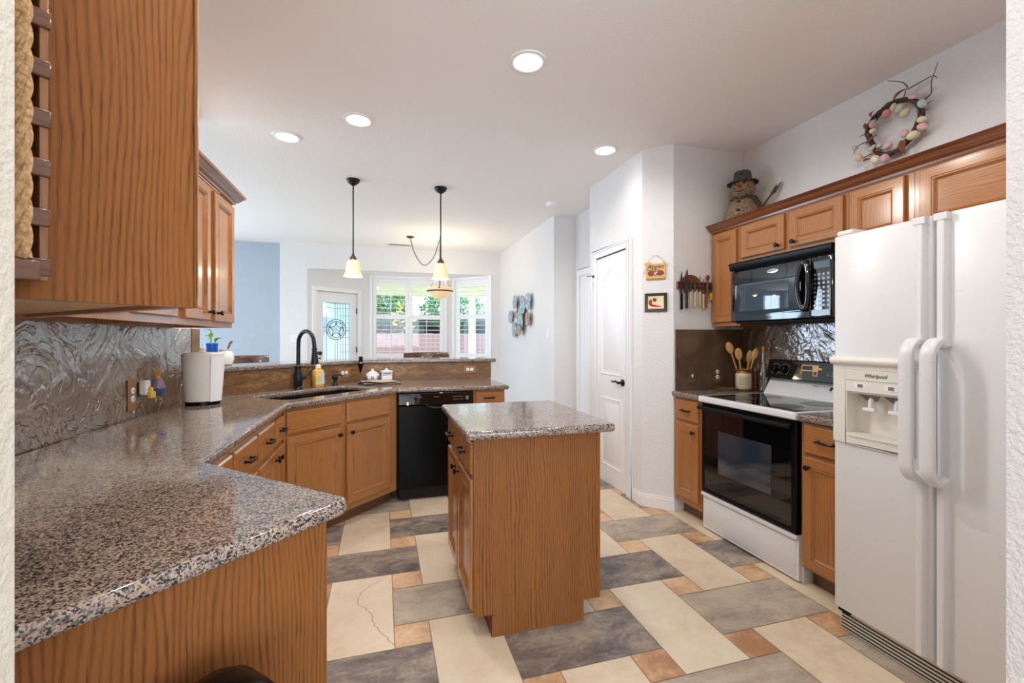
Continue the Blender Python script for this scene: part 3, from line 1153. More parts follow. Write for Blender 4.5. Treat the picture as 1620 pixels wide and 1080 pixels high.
hole = [diag(x, y) for x, y in rrect(1.80, 2.60, 2.645, 3.045, .07)]
o = slab('countertop', cu, .876, .914, .014, 'granite', holes=[hole])
tag(o, 'speckled granite countertop wrapping from the peninsula past the sink to the dishwasher', 'countertop')
o = slab('countertop', [(2.095, 2.607), (2.757, 2.607), (2.757, 2.891), (2.095, 2.891)], .876, .914, .012, 'granite')
tag(o, 'short granite countertop in the corner under the spoon crock', 'countertop')
o = slab('countertop', [(2.095, 1.535), (2.757, 1.535), (2.757, 1.836), (2.095, 1.836)], .876, .914, .012, 'granite')
tag(o, 'small granite countertop between white range and refrigerator', 'countertop')
bar = [(1.086, 4.31), (1.086, 4.72), (-.365, 4.72), (-1.40, 3.685), (-1.40, 3.483), (-1.186, 3.483), (-1.186, 3.325), (-.192, 4.31)]
o = slab('raised_bar', bar, 1.076, 1.112, .013, 'granite')
tag(o, 'raised granite bar counter above the brown backsplash behind the sink', 'bar counter')

# double sink
t = thing('kitchen_sink', 'black double bowl sink under the tall dark faucet', 'sink', (*diag(2.2, 2.845), .70), 45)
for x0, x1 in ((-.392, .035), (.062, .392)):
    b = B()
    rings = []
    for ins, z in ((-.004, .172), (.0, .170), (.006, .12), (.02, .03), (.05, .012)):
        rings.append([(x, y, z) for x, y in rrect(x0 + ins, x1 - ins, -.192 + ins, .192 - ins, .06)])
    b.loft(rings, caps=False)
    n = len(rings[-1])
    b._add(rings[-1], [tuple(range(n))])
    b.build('bowl', 'black_satin', t)
B().box(.036, .061, -.16, .16, .12, .165).build('divider', 'black_satin', t, bevel=.008)

# backsplashes
g = 'brown plaster backsplashes'
o = B().prism([(-1.199, 1.419), (-1.187, 1.424), (-1.187, 3.338), (-1.199, 3.349)], .90, 1.368).build('backsplash', 'plaster')
tag(o, 'rough glossy plaster backsplash under the oak cabinets on the plug-in wall', 'backsplash', g)
o = B().box(-1.199, -1.187, 3.352, 3.482, 1.113, 1.372).build('backsplash', 'stain')
tag(o, 'narrow brown strip of backsplash at the open end of the plug-in wall', 'backsplash', g)
o = B().prism([(-.51, .7295), (-1.188, 1.4075), (-1.180, 1.4155), (-.502, .7375)], .915, 1.355).build('backsplash', 'plaster')
tag(o, 'plaster backsplash on the angled wall behind the peninsula', 'backsplash', g)
o = B().prism([(-1.1865, 3.3625), (-.208, 4.3395), (1.0295, 4.3395), (1.0295, 4.4695), (1.04, 4.4695), (1.04, 4.3275), (-.203, 4.3275), (-1.1865, 3.3442)], .915, 1.075).build('backsplash', 'stain')
tag(o, 'smooth brown backsplash strip between sink counter and raised bar', 'backsplash', g)
o = B().box(2.758, 2.769, 1.535, 2.8925, .915, 1.405).build('backsplash', 'plaster')
tag(o, 'glossy plaster backsplash behind the range under the microwave', 'backsplash', g)
o = B().box(2.134, 2.757, 2.8925, 2.9045, .915, 1.377).build('backsplash', 'plaster_matte')
tag(o, 'matte brown plaster backsplash under the knife rack', 'backsplash', g)

# wall cabinets
GU = 'oak wall cabinets'


def wall_cabinet(label, loc, rz, w, depth, h, rail=.035):
    t = thing('wall_cabinet', label, 'cabinet', loc, rz, GU)
    b = B()
    b.box(0, w, 0, .02, 0, h).box(0, .018, .02, depth, 0, h).box(w - .018, w, .02, depth, 0, h).box(.018, w - .018, .02, depth, h - .02, h)
    b.box(.018, w - .018, depth - .015, depth, 0, h - .02)
    b.build('carcass', 'oak_v', t)
    B().box(.018, w - .018, .02, depth - .015, rail, rail + .015).build('bottom_shelf', 'maple', t)
    return t


t = wall_cabinet('oak wall cabinet above the plug-in, second from the bar end', (-.89, 1.56, 1.372), 90, .792, .308, .76)
door(t, .02, .335, .03, .735, .30, .075)
door(t, .402, .752, .03, .735, .715, .075)
t = wall_cabinet('oak wall cabinet with two doors at the open bar end', (-.89, 2.354, 1.372), 90, .762, .308, .76)
door(t, .036, .351, .03, .735, .325, .075)
door(t, .416, .742, .03, .735, .45, .075)
t = wall_cabinet('oak wall cabinet nearest the opening with a blank grained side', (-.332, .936, 1.361), 135, .78, .272, .80, rail=.008)
B().box(-.007, 0, .0, .272, 0, .80).build('end_panel', 'oak_panel', t)
B().box(-.010, .035, -.006, -.0005, .0, .80).build('face_stile', 'oak_panel', t, bevel=.002)
door(t, .012, .38, .02, .775, .35, .06)
door(t, .40, .765, .02, .775, .43, .06)
HZ = 2.115
t = wall_cabinet('narrow tall oak wall cabinet beside the hanging knives', (2.46, 2.8915, 1.40), -90, .282, .295, HZ - 1.40)
door(t, .02, .26, .03, .70)
t = wall_cabinet('short oak wall cabinet with two doors above the microwave', (2.46, 2.607, 1.852), -90, .772, .295, HZ - 1.852)
door(t, .02, .374, .024, .25, .335, .055)
door(t, .412, .752, .024, .25, .45, .055)
t = wall_cabinet('short oak wall cabinet above the gap beside the refrigerator', (2.46, 1.833, 1.80), -90, .313, .295, HZ - 1.80)
door(t, .012, .28, .024, .305)
t = wall_cabinet('wide oak wall cabinet above the refrigerator', (2.46, 1.518, 1.80), -90, .90, .295, HZ - 1.80)
door(t, .03, .86, .024, .302, panel='oak_h')


def crown(name, label, path, z0, h=.062, out=.06):
    """moulding profile swept along a 2D path; outward is to the right of the path"""
    prof = [(0, 0), (.012, 0), (.014, .012), (.026, .018), (.042, .036), (.050, .046), (.058, .048), (out, h), (0, h)]
    b = B()
    rings = []
    n = len(path)
    for i, p in enumerate(path):
        P = Vector(p)
        a = (P - Vector(path[i - 1])).normalized() if i else None
        c = (Vector(path[i + 1]) - P).normalized() if i < n - 1 else None
        na = Vector((a.y, -a.x)) if a else None
        nc = Vector((c.y, -c.x)) if c else None
        if na and nc:
            m = (na + nc)
            m = m / (1 + na.dot(nc))
        else:
            m = na or nc
        rings.append([(P.x + m.x * q, P.y + m.y * q, z0 + z) for q, z in prof])
    b.loft(rings, smooth=False)
    o = b.build(name, 'oak_dark')
    return tag(o, label, 'crown moulding', 'oak crown mouldings')


crown('crown_moulding', 'brown crown moulding along the cabinets over range and refrigerator', [(2.457, .618), (2.457, 2.889)][::-1], HZ, .055, .066)
crown('crown_moulding', 'brown crown moulding on the cabinets at the bar end', [(-.887, 1.54), (-.887, 3.119), (-1.198, 3.119)], 2.133)
crown('crown_moulding', 'brown crown moulding on the near cabinet with the blank grained side', [(-.526, .744), (-.333, .937), (-.888, 1.492)], 2.163)

# ------------------------------------------------------------------ appliances
# dishwasher
t = thing('dishwasher', 'black built-in dishwasher beside the angled sink cabinet', 'dishwasher', (.116, 3.662, 0))
B().box(0, .604, .03, .60, .10, .872).build('tub', 'black_flat', t)
B().box(.004, .600, 0, .03, .105, .768).build('door', 'black_satin', t, bevel=.006)
b = B()
b.box(.004, .600, -.012, .03, .775, .870)
cp = b.build('control_panel', 'black_gloss', t, bevel=.006)
b = B()
pts = [(.225, -.012, .772), (.25, -.030, .760), (.32, -.036, .752), (.39, -.030, .760), (.415, -.012, .772)]
b.tube(spline(pts, 6), .009, 8)
b.build('handle', 'black_gloss', t)
b = B()
for i in range(5):
    for j in range(2):
        b.box(.44 + i * .018, .450 + i * .018, -.0135, -.012, .808 + j * .022, .814 + j * .022)
b.box(.545, .57, -.0135, -.012, .806, .835)
b.build('button_marks', 'greyink', cp)
text_obj('maker_mark', 'BOSCH', .013, 'greyink', cp, Matrix.Translation((.305, -.0125, .835)) @ FACE)
B().box(.03, .11, -.0135, -.012, .852, .856).build('vent_slot', 'black_flat', cp)
b = B()
b.box(.07, .084, -.016, -.001, .775, .80)
b.build('latch', 'chrome', cp)
B().box(.01, .594, .045, .06, .01, .10).build('toe_panel', 'black_flat', t)

# range
t = thing('range', 'white freestanding electric range with black glass oven door', 'range', (2.125, 2.6015, 0), -90)
W = .758
b = B()
b.box(0, .02, .03, .63, .0, .874).box(W - .02, W, .03, .63, 0, .874).box(.02, W - .02, .05, .63, .02, .874)
b.build('body', 'white_app', t)
b = B()
b.rings_panel(.012, W - .012, .262, .862, [(0, .028), (0, -.006), (.006, -.012), (.03, -.012), (.032, -.010)], 0, 0, 1)
od = b.build('oven_door', ['black_satin', 'black_glass'], t)
b = B()
b.tube([(.02, -.045, .838), (W - .02, -.045, .838)], .013, 12)
for x in (.045, W - .045):
    b.box(x - .014, x + .014, -.045, -.010, .829, .847)
b.build('handle', 'black_satin', od, bevel=.002)
b = B()
b.rings_panel(.17, W - .17, .42, .70, [(0, -.0105), (0, -.0112), (.003, -.0118)], 0, 0, 0)
b.build('window', 'micro_glass', od)
b = B()
b.box(.01, W - .01, .005, .05, .012, .235).box(.01, W - .01, -.012, .04, .235, .256)
b.rings_panel(.03, W - .03, .03, .22, [(0, .006), (0, .003), (.004, .001)], 0, 0, 0)
b.build('storage_drawer', 'white_app', t, bevel=.005)
slab('cooktop', rrect(-.001, W + .001, -.032, .54, .012), .874, .914, .008, 'white_app', parent=t)
B().box(.028, W - .028, .0, .52, .9130, .9155).build('glass_surface', 'black_glass', t, bevel=.001)
ring_mat = plain('burner_grey', srgb(60, 60, 64), 0.25)
M['burner'] = ring_mat
for x, y, r_ in ((.20, .13, .105), (.56, .13, .085), (.20, .39, .08), (.56, .39, .105)):
    b = B()
    b.lathe([(r_, .9156), (r_, .9161), (r_ - .006, .9161), (r_ - .006, .9156)], (x, y, 0), 36, caps=False)
    b.lathe([(.0, .9157), (r_ - .012, .9157)], (x, y, 0), 36, caps=False)
    b.build('burner', 'burner', t)
b = B()
b._add([(0.004, .525, .912), (W - .004, .525, .912), (W - .004, .60, 1.028), (.004, .60, 1.028), (.004, .632, .912), (W - .004, .632, .912), (W - .004, .632, 1.028), (.004, .632, 1.028)],
       [(0, 1, 2, 3), (4, 7, 6, 5), (0, 4, 5, 1), (3, 2, 6, 7), (0, 3, 7, 4), (1, 5, 6, 2)])
bg_ = b.build('backguard', 'white_app', t, bevel=.004)
b = B()
b._add([(0, .552, 1.026), (W, .552, 1.026), (W, .585, 1.160), (0, .585, 1.160), (0, .632, 1.026), (W, .632, 1.026), (W, .632, 1.160), (0, .632, 1.160)],
       [(0, 1, 2, 3), (4, 7, 6, 5), (0, 4, 5, 1), (3, 2, 6, 7), (0, 3, 7, 4), (1, 5, 6, 2)])
cp = b.build('control_panel', 'black_gloss', t, bevel=.008)
TL = math.atan2(.033, .134)
PT = lambda x, z, y=0: Matrix.Translation((x, .552 + (z - 1.026) * .246 - .0015 + y, z)) @ Matrix.Rotation(-TL, 4, 'X')
for x in (.075, .148):
    b = B(PT(x, 1.094))
    b.lathe_dir([(.030, 0), (.031, .006), (.026, .010), (.023, .026), (.018, .028), (0, .028)], (0, 0, 0), (0, -1, 0), 20)
    b.box(-.005, .005, -.034, -.010, -.022, .022)
    b.build('knob', 'black_satin', cp, bevel=.001)
    b = B(PT(x, 1.094))
    for i in range(14):
        a = R(-150 + 300 * i / 13)
        b.box(.037 * math.sin(a) - .0018, .037 * math.sin(a) + .0018, -.001, .001, .037 * math.cos(a) - .0018, .037 * math.cos(a) + .0018)
    b.build('dial_marks', 'offwhite', cp)
b = B(PT(.335, 1.098))
for x0, x1, z0, z1 in ((-.06, .06, .030, .036), (-.06, -.054, -.032, .030), (-.055, .06, -.006, .002), (.02, .06, .002, .030), (.028, .034, -.03, -.006), (.055, .062, -.03, -.006), (.028, .062, -.036, -.030), (.06, .085, .006, .02)):
    b.box(x0, x1, -.001, .001, z0, z1)
M['amber'] = plain('flat_beige', srgb(226, 180, 128), 0.4)
b.build('beige_marks', 'amber', cp)  # flat beige bars on the face of the control panel
b = B(PT(.52, 1.09))
for i in range(7):
    b.box(-.06 + i * .026, -.045 + i * .026, -.001, .001, -.02, -.012)
    b.box(-.06 + i * .026, -.045 + i * .026, -.001, .001, .0, .003)
b.build('button_marks', 'greyink', cp)
text_obj('maker_script', 'Whirlpool', .02, 'offwhite', cp, PT(.56, 1.118) @ FACE, font_shear=.3)
BG = lambda x, z: Matrix.Translation((x, .525 + (z - .912) * .6466 - .002, z)) @ Matrix.Rotation(-math.atan(.6466), 4, 'X')
b = B(BG(.42, .985))
b.box(-.07, .075, -.004, 0, .012, .018).box(.055, .075, -.006, 0, -.012, .018)
b.build('badge', 'chrome', bg_, bevel=.001)

# over-the-range microwave
t = thing('microwave', 'black over-the-range microwave with an oval loop handle', 'microwave', (2.375, 2.6055, 1.41), -90)
W = .752
b = B()
b.box(0, W, .025, .39, .012, .395)
b.build('body', 'black_satin', t, bevel=.004)
b = B()
b._add([(-.002, -.02, .412), (W + .002, -.02, .412), (W + .002, -.004, .372), (-.002, -.004, .372), (-.002, .39, .425), (W + .002, .39, .425), (W + .002, .03, .372), (-.002, .03, .372), (-.002, -.018, .425), (W + .002, -.018, .425)],
       [(0, 1, 2, 3), (3, 2, 6, 7), (8, 9, 5, 4)[::-1], (0, 8, 9, 1)[::-1], (1, 9, 5, 6, 2), (0, 3, 7, 4, 8), (4, 5, 6, 7)])
b.build('vent_grille', 'black_satin', t, bevel=.003)
b = B()
b.rings_panel(.004, .615, .014, .365, [(0, .024), (0, .002), (.006, -.004), (.03, -.006)], 0, 0, 0)
dr = b.build('door', 'black_gloss', t)
b = B()
b.rings_panel(.045, .565, .055, .275, [(0, -.006), (0, -.0078), (.004, -.0086), (.012, -.0078)], 0, 0, 0)
b.build('door_panel', 'black_glass', dr)
b = B()
b.rings_panel(.085, .475, .085, .245, [(0, -.0078), (0, -.0083), (.002, -.0087)], 0, 0, 0)
b.build('window', 'micro_glass', dr)
pts = [(.588 + .034 * math.sin(a), -.018 - .034 * abs(math.cos(a * .5 + 0)) * 0 - .014 * (1 - abs(math.cos(a))), .205 + .135 * math.cos(a)) for a in [2 * PI * i / 32 for i in range(32)]]
b = B()
b.tube(pts, [.013 + .004 * abs(math.cos(2 * PI * i / 32)) for i in range(32)], 10, closed=True)
b.box(.575, .601, -.018, -.002, .325, .35).box(.575, .601, -.018, -.002, .06, .085)
b.build('handle', 'black_gloss', dr)
b = B()
b.lathe_dir([(1, 0), (1, .003), (.8, .004), (0, .004)], (0, 0, 0), (0, -1, 0), 24)
b.v = [(.36 + x * .042, -.006 + y, .325 + z * .0145) for x, y, z in b.v]
bd = b.build('badge', 'chrome', dr)
text_obj('badge_script', 'Whirlpool', .014, 'greyink', bd, Matrix.Translation((.36, -.0102, .325)) @ FACE, font_shear=.3)
b = B()
b.rings_panel(.619, W - .004, .014, .365, [(0, .024), (0, .002), (.006, -.004), (.012, -.005)], 0, 0, 0)
cp = b.build('control_panel', 'black_gloss', t)
b = B()
b.box(.64, .735, -.007, -.005, .295, .335)
b.build('display', 'micro_glass', cp)
b = B()
for j in range(8):
    for i in range(4):
        b.lathe_dir([(.0085, 0), (.0075, .002), (0, .002)], (.645 + i * .027, -.005, .085 + j * .025), (0, -1, 0), 8)
b.build('keypad', 'steel', cp)
B().box(.625, .735, -.0065, -.005, .028, .06).build('label_strip', 'steel', cp)
b = B()
b.box(.02, W - .02, .03, .37, .0, .013)
b.build('underside_filter', 'black_flat', t)

# refrigerator
t = thing('refrigerator', 'white side-by-side refrigerator with ice and water dispenser', 'refrigerator', (1.958, 1.528, 0), -90)
W = .922
B().box(.004, W - .004, .075, .80, .03, 1.745).build('body', 'white_app', t, bevel=.008)
S = .378         # gap between the doors
b = B()
b.rings_hole(.0, S, .105, 1.765, [(0, .07), (0, .012), (.004, .003), (.012, 0)], (.062, .305, .885, 1.078), .066)
fz = b.build('freezer_door', 'white_app', t)
b = B()
b.rings_panel(S + .008, W, .105, 1.765, [(0, .07), (0, .012), (.004, .003), (.012, 0)], 0, 0, 0)
fd = b.build('fridge_door', 'white_app', t)
for dd, x in ((fz, S - .052), (fd, S + .016)):
    b = B()
    for z0, z1 in ((1.28, 1.755), (.115, .80)):
        b = B()
        b.prism([(x, .002), (x + .004, -.016), (x + .012, -.022), (x + .028, -.022), (x + .036, -.014), (x + .038, .002)], z0, z1)
        if z0 > 1:
            b.box(x - .002, x + .04, -.024, .003, 1.735, 1.762)
        b.build('edge_trim', 'white_app', dd, bevel=.002)
    b = B()
    xm = x + .019
    pts = spline([(xm, -.008, 1.285), (xm, -.045, 1.295), (xm, -.082, 1.262), (xm, -.088, 1.20), (xm, -.088, 1.04), (xm, -.088, .88), (xm, -.082, .818), (xm, -.045, .785), (xm, -.008, .795)], 5)
    rings = []
    for i, p in enumerate(pts):
        q = pts[min(i + 1, len(pts) - 1)] - pts[max(i - 1, 0)]
        q.normalize()
        nrm = Vector((1, 0, 0)).cross(q)
        rings.append([tuple(p + Vector((1, 0, 0)) * .023 * math.copysign(abs(math.cos(a)) ** .6, math.cos(a)) + nrm * .014 * math.copysign(abs(math.sin(a)) ** .6, math.sin(a))) for a in [2 * PI * k / 14 for k in range(14)]])
    b.loft(rings)
    b.build('handle', 'white_app', dd)
# dispenser
b = B()
x0, x1, z0, z1 = .004, .318, .852, 1.195
b.box(x0, .062, -.010, .002, z0, z1).box(.305, x1, -.010, .002, z0, z1).box(.062, .305, -.010, .002, z0, .885).box(.062, .305, -.010, .002, 1.172, z1)
b.box(.062, .305, -.013, .002, 1.078, 1.172)
pn = b.build('dispenser_panel', 'offwhite', fz, bevel=.003)
b = B()
b.tube([(x0 - .002, -.010, 1.21), (x1, -.010, 1.21)], .018, 12)
b.build('top_lip', 'offwhite', pn)
b = B()
b.box(.0622, .3048, .058, .0655, .8855, 1.0775).box(.0622, .066, -.009, .058, .8855, 1.0775).box(.301, .3048, -.009, .058, .8855, 1.0775).box(.066, .301, .0, .058, 1.070, 1.0775)
b.build('recess_liner', 'offwhite', pn)
b = B()
b.box(.066, .301, -.014, .058, .8855, .897)
for i in range(11):
    b.box(.074 + i * .02, .084 + i * .02, -.012, .054, .897, .899)
b.build('drip_grille', 'offwhite', pn)
for x in (.145, .245):
    b = B()
    b.tube(spline([(x, .04, 1.070), (x, .022, 1.045), (x, .018, 1.01)], 4), [.010] * 8 + [.008], 8)
    b.box(x - .024, x + .024, .004, .028, 1.0, 1.014)
    b.build('lever', 'trim', pn, bevel=.003)
    b = B()
    b._add([(x - .045, .012, 1.07), (x + .045, .012, 1.07), (x + .022, .03, 1.045), (x - .022, .03, 1.045)], [(0, 1, 2, 3)])
    b.build('chute', 'steel', pn, solid=.002)
for x in (.125, .245):
    B().box(x - .024, x + .024, -.0142, -.013, 1.095, 1.117).build('control_window', 'trim', pn)
b = B()
for x in (.125, .245):
    b.box(x - .010, x + .012, -.0150, -.0142, 1.099, 1.113)
b.box(.064, .303, -.0136, -.013, 1.128, 1.1295)
b.build('control_marks', 'greyink', pn)
text_obj('maker_script', 'Whirlpool', .021, 'ink', pn, Matrix.Translation((.185, -.0135, 1.150)) @ FACE, font_shear=.35)
# hinge covers and base grille
for x0, x1 in ((.006, .075), (W - .075, W - .006)):
    B().box(x0, x1, .01, .16, 1.766, 1.787).build('hinge_cover', 'offwhite', t, bevel=.006)
b = B()
b.box(.01, W - .01, .035, .05, .004, .10)
gr = b.build('base_grille', 'offwhite', t)
b = B()
for i in range(5):
    b.box(.012, W - .012, .032, .036, .012 + i * .015, .0165 + i * .015)
b.build('grille_slots', 'ink', gr)
b = B()
b.box(.004, .055, .022, .05, .085, .104)
b.build('hinge_bracket', 'black_flat', t)

# ------------------------------------------------------------------ hanging lights
def pendant(x, y, zb, label):
    t = thing('pendant_light', label, 'pendant light', (x, y, CEIL), 0, 'pendant lights over the bar')
    B().lathe([(.062, 0), (.062, -.008), (.058, -.012), (.052, -.028), (.030, -.046), (.016, -.054), (.010, -.058), (.0, -.06)], n=28).build('canopy', 'black_iron', t)
    zt = zb + .165 - CEIL
    B().tube([(0, 0, -.055), (0, 0, zt + .04)], .0065, 10).build('rod', 'black_iron', t)
    B().lathe([(.008, zt + .052), (.014, zt + .045), (.010, zt + .036), (.018, zt + .028), (.026, zt + .018), (.030, zt + .004), (.034, zt - .002), (.034, zt - .012), (.0, zt - .012)], n=20).build('socket_cap', 'bronze_lamp', t)
    s = B()
    s.lathe([(.028, zt - .006), (.043, zt - .014), (.055, zt - .034), (.062, zt - .062), (.066, zt - .095), (.071, zt - .125), (.081, zt - .150), (.088, zt - .162), (.084, zt - .162), (.077, zt - .149), (.067, zt - .125), (.062, zt - .095), (.058, zt - .062), (.051, zt - .036), (.040, zt - .018), (.026, zt - .010)], n=32, caps=False)
    sh = s.build('shade', 'shade', t)
    B().sphere((0, 0, zt - .085), (.026, .026, .036), 14, 10).build('bulb', 'bulb', t)
    l = bpy.data.lights.new('bulb_glow', 'POINT')
    l.energy = 3
    l.color = (1, .84, .62)
    l.shadow_soft_size = .03
    lo = bpy.data.objects.new('bulb_glow', l)
    COL.objects.link(lo)
    lo.parent = t
    lo.location = (0, 0, zt - .165)


pendant(-.262, 4.39, 1.882, 'bell shaped cream glass pendant above the angle of the bar')
pendant(.548, 4.39, 1.888, 'bell shaped cream glass pendant in line with the bowl chandelier')

t = thing('chandelier', 'cream glass bowl chandelier on a swagged chain before the bay window', 'chandelier', (.80, 6.49, CEIL))
dx, dy = .385 - .80, 6.60 - 6.49
B().lathe([(.055, 0), (.055, -.006), (.045, -.016), (.015, -.026), (0, -.028)], (dx, dy, 0), 24).build('canopy', 'bronze_lamp', t)


def chain(pts, name):
    b = B()
    P = spline(pts, 10)
    # walk the curve in link lengths
    link, acc, last, k = .030, 0.0, P[0], 0
    for p in P[1:]:
        seg = (p - last)
        while seg.length >= link:
            d = seg.normalized()
            c = last + d * link * .5
            up = d.orthogonal().normalized()
            if k % 2:
                up = d.cross(up)
            ring = [tuple(c + d * .021 * math.cos(a) + up * .008 * math.sin(a)) for a in [2 * PI * i / 8 for i in range(8)]]
            b.tube(ring, .0028, 5, closed=True)
            last = last + d * link
            seg = p - last
            k += 1
    return b.build(name, 'bronze_lamp', t)


chain([(dx, dy, -.03), (dx + .06, dy - .02, -.24), (dx + .16, dy - .05, -.40), (dx + .24, dy - .07, -.40), (dx + .34, dy - .09, -.27), (-.02, .005, -.08), (0, 0, -.03)], 'swag_chain')
b = B()
b.tube(spline([(0, 0, 0), (0, 0, -.02), (.012, 0, -.03), (.008, 0, -.045), (-.008, 0, -.045)], 4), .004, 6)
b.build('ceiling_hook', 'bronze_lamp', t)
zr = 2.035 - CEIL
chain([(0, 0, -.04), (0, 0, -.2), (0, 0, zr + .30)], 'drop_chain')
B().lathe([(.010, zr + .31), (.018, zr + .30), (.012, zr + .28), (.030, zr + .262), (.034, zr + .24), (.020, zr + .232), (.012, zr + .20), (.008, zr + .02), (.014, zr + .0), (0, zr - .01)], n=16).build('stem', 'bronze_lamp', t)
for k in range(3):
    a = R(20 + 120 * k)
    ca, sa = math.cos(a), math.sin(a)
    pts = spline([(.02 * ca, .02 * sa, zr + .25), (.055 * ca, .055 * sa, zr + .17), (.12 * ca, .12 * sa, zr + .075), (.185 * ca, .185 * sa, zr + .022), (.203 * ca, .203 * sa, zr + .0)], 5)
    b = B()
    b.tube(pts, .0065, 7)
    b.sphere((.206 * ca, .206 * sa, zr - .004), .014, 10, 8)
    b.build('arm', 'bronze_lamp', t)
B().lathe([(.203, zr + .012), (.206, zr + .0), (.200, zr - .028), (.176, zr - .045), (.15, zr - .085), (.10, zr - .125), (.045, zr - .148), (0, zr - .153), (0, zr - .147), (.043, zr - .142), (.097, zr - .119), (.146, zr - .08), (.196, zr - .026), (.199, zr + .008)], n=40, caps=False).build('glass_bowl', 'shade', t)
B().lathe([(.192, zr - .034), (.186, zr - .046), (.178, zr - .050), (.176, zr - .044)], n=40, caps=False).build('rim_band', 'bronze_lamp', t)
l = bpy.data.lights.new('bowl_glow', 'POINT')
l.energy = 16
l.color = (1, .88, .70)
l.shadow_soft_size = .08
lo = bpy.data.objects.new('bowl_glow', l)
COL.objects.link(lo)
lo.parent = t
lo.location = (0, 0, zr + .06)


# ------------------------------------------------------------------ bar stools behind the bar
def bar_stool(x, y, rz, label):
    t = thing('bar_stool', label, 'bar stool', (x, y, 0), rz, 'leather bar stools')
    for sx in (-1, 1):
        for sy in (-1, 1):
            b = B()
            b.tube([(sx * .20, sy * .19, .66), (sx * .225, sy * .215, 0)], [.022, .016], 8)
            b.build('leg', 'bronze', t)
    b = B()
    b.tube([(-.213, -.203, .25), (.213, -.203, .25), (.213, .203, .25), (-.213, .203, .25)], .011, 8, closed=True)
    b.build('footrest', 'bronze', t)
    B().prism(rrect(-.23, .23, -.21, .21, .06), .66, .755, smooth=True).build('seat', 'leather', t, bevel=.02, seg=3)
    # curved back: local +y is the back of the stool
    b = B()
    n = 14
    rings = []
    for i in range(n + 1):
        s = -1 + 2 * i / n
        x_ = .265 * s
        yo = .245 - .06 * s * s
        zt = 1.146 - .004 * s * s
        rings.append([(x_, yo - .022, .80), (x_, yo - .022, zt - .02), (x_, yo - .012, zt), (x_, yo + .012, zt), (x_, yo + .022, zt - .02), (x_, yo + .022, .80)])
    b.loft(rings)
    bk = b.build('backrest', 'leather', t, bevel=.008)
    b = B()
    for i in range(9):
        s = -.72 + 1.44 * i / 8
        b.sphere((.265 * s, .245 - .06 * s * s - .023, 1.118), .006, 8, 6)
    for sgn in (-1, 1):
        pts = [(sgn * (.06 + .035 * k), .245 - .06 * ((.06 + .035 * k) / .265) ** 2 - .0235, 1.085 + .018 * math.sin(k * 1.6)) for k in range(5)]
        b.tube(spline(pts, 4), .004, 6)
    b.build('brass_studs', 'bronze_lamp', bk)
    for sx in (-1, 1):
        b = B()
        b.tube([(sx * .20, .19, .66), (sx * .215, .215, .84)], .016, 8)
        b.build('back_post', 'bronze', t)


bar_stool(-1.165, 4.62, 42, 'brown leather bar stool back showing between white vase and faucet')
bar_stool(.50, 5.16, 0, 'brown leather bar stool back below the centre bay window')

# ------------------------------------------------------------------ things on the sink counter
CT = .9145
# faucet
fx, fy = diag(2.235, 3.125)
t = thing('faucet', 'tall dark bronze gooseneck faucet with side lever behind the sink', 'faucet', (fx, fy, CT), 45)
# local: -y points to the sink front, +x along the run
b = B()
b.lathe([(.034, 0), (.034, .008), (.027, .014), (.024, .022), (.030, .030), (.032, .07), (.034, .10), (.030, .125), (.022, .150), (.020, .165), (.027, .170), (.027, .180), (.020, .186), (.016, .195), (0, .196)], n=24)
b.build('body', 'black_iron', t)
pts = [(0, 0, .185), (0, 0, .30), (0, -.002, .355)] + [(0, -.092 + .092 * math.cos(a), .358 + .092 * math.sin(a)) for a in [R(20 * i) for i in range(1, 9)]] + [(0, -.186, .355), (0, -.190, .32)]
b = B()
b.tube(pts, .0155, 14)
b.build('gooseneck', 'black_iron', t)
b = B()
b.lathe_dir([(.017, 0), (.019, .006), (.019, .014), (.017, .020), (.021, .05), (.027, .095), (.031, .12), (.030, .126), (.022, .127), (0, .127)], (0, -.189, .325), (0, -.03, -1), 20)
b.build('spray_head', 'black_iron', t)
b = B()
b.lathe_dir([(.014, 0), (.017, .01), (.016, .03), (.012, .036)], (.022, 0, .085), (1, 0, .1), 14)
b.tube([(.05, 0, .088), (.075, 0, .098), (.10, 0, .125), (.125, 0, .15)], [.009, .0085, .010, .007], 10)
b.build('lever_handle', 'black_iron', t)

# hand soap
sx, sy = diag(2.43, 3.145)
t = thing('soap_bottle', 'amber hand soap bottle with a cream pump beside the faucet', 'soap bottle', (sx, sy, CT), 40)
M['amber_soap'] = plain('amber_liquid', srgb(226, 180, 70), 0.1)
M['label_paper'] = plain('pale_label', srgb(196, 206, 210), 0.5)
M['label_yellow'] = plain('yellow_label', srgb(240, 190, 70), 0.5)
M['cream_plastic'] = plain('cream_plastic', srgb(240, 228, 204), 0.35)
rings = []
for q, z in ((.004, 0), (0, .006), (0, .125), (.006, .138), (.016, .146)):
    rings.append([(x, y, z) for x, y in rrect(-.040 + q, .040 - q, -.027 + q, .027 - q, .010)])
B().loft(rings).build('bottle', 'amber_soap', t)
b = B()
b.box(-.0385, .0385, -.0285, -.0275, .022, .115)
b.box(.0405, .0412, -.020, .020, .022, .115)
lb = b.build('label', 'label_paper', t)
B().box(-.038, .010, -.0295, -.0285, .05, .088).build('label_print', 'label_yellow', lb)
b = B()
b.lathe([(.020, .146), (.022, .148), (.022, .172), (.019, .178), (.010, .182), (.008, .204), (.013, .206), (.014, .222), (.010, .226), (0, .227)], n=18)
b.box(-.006, .038, -.007, .007, .211, .222)
b.build('pump', 'cream_plastic', t, bevel=.001)

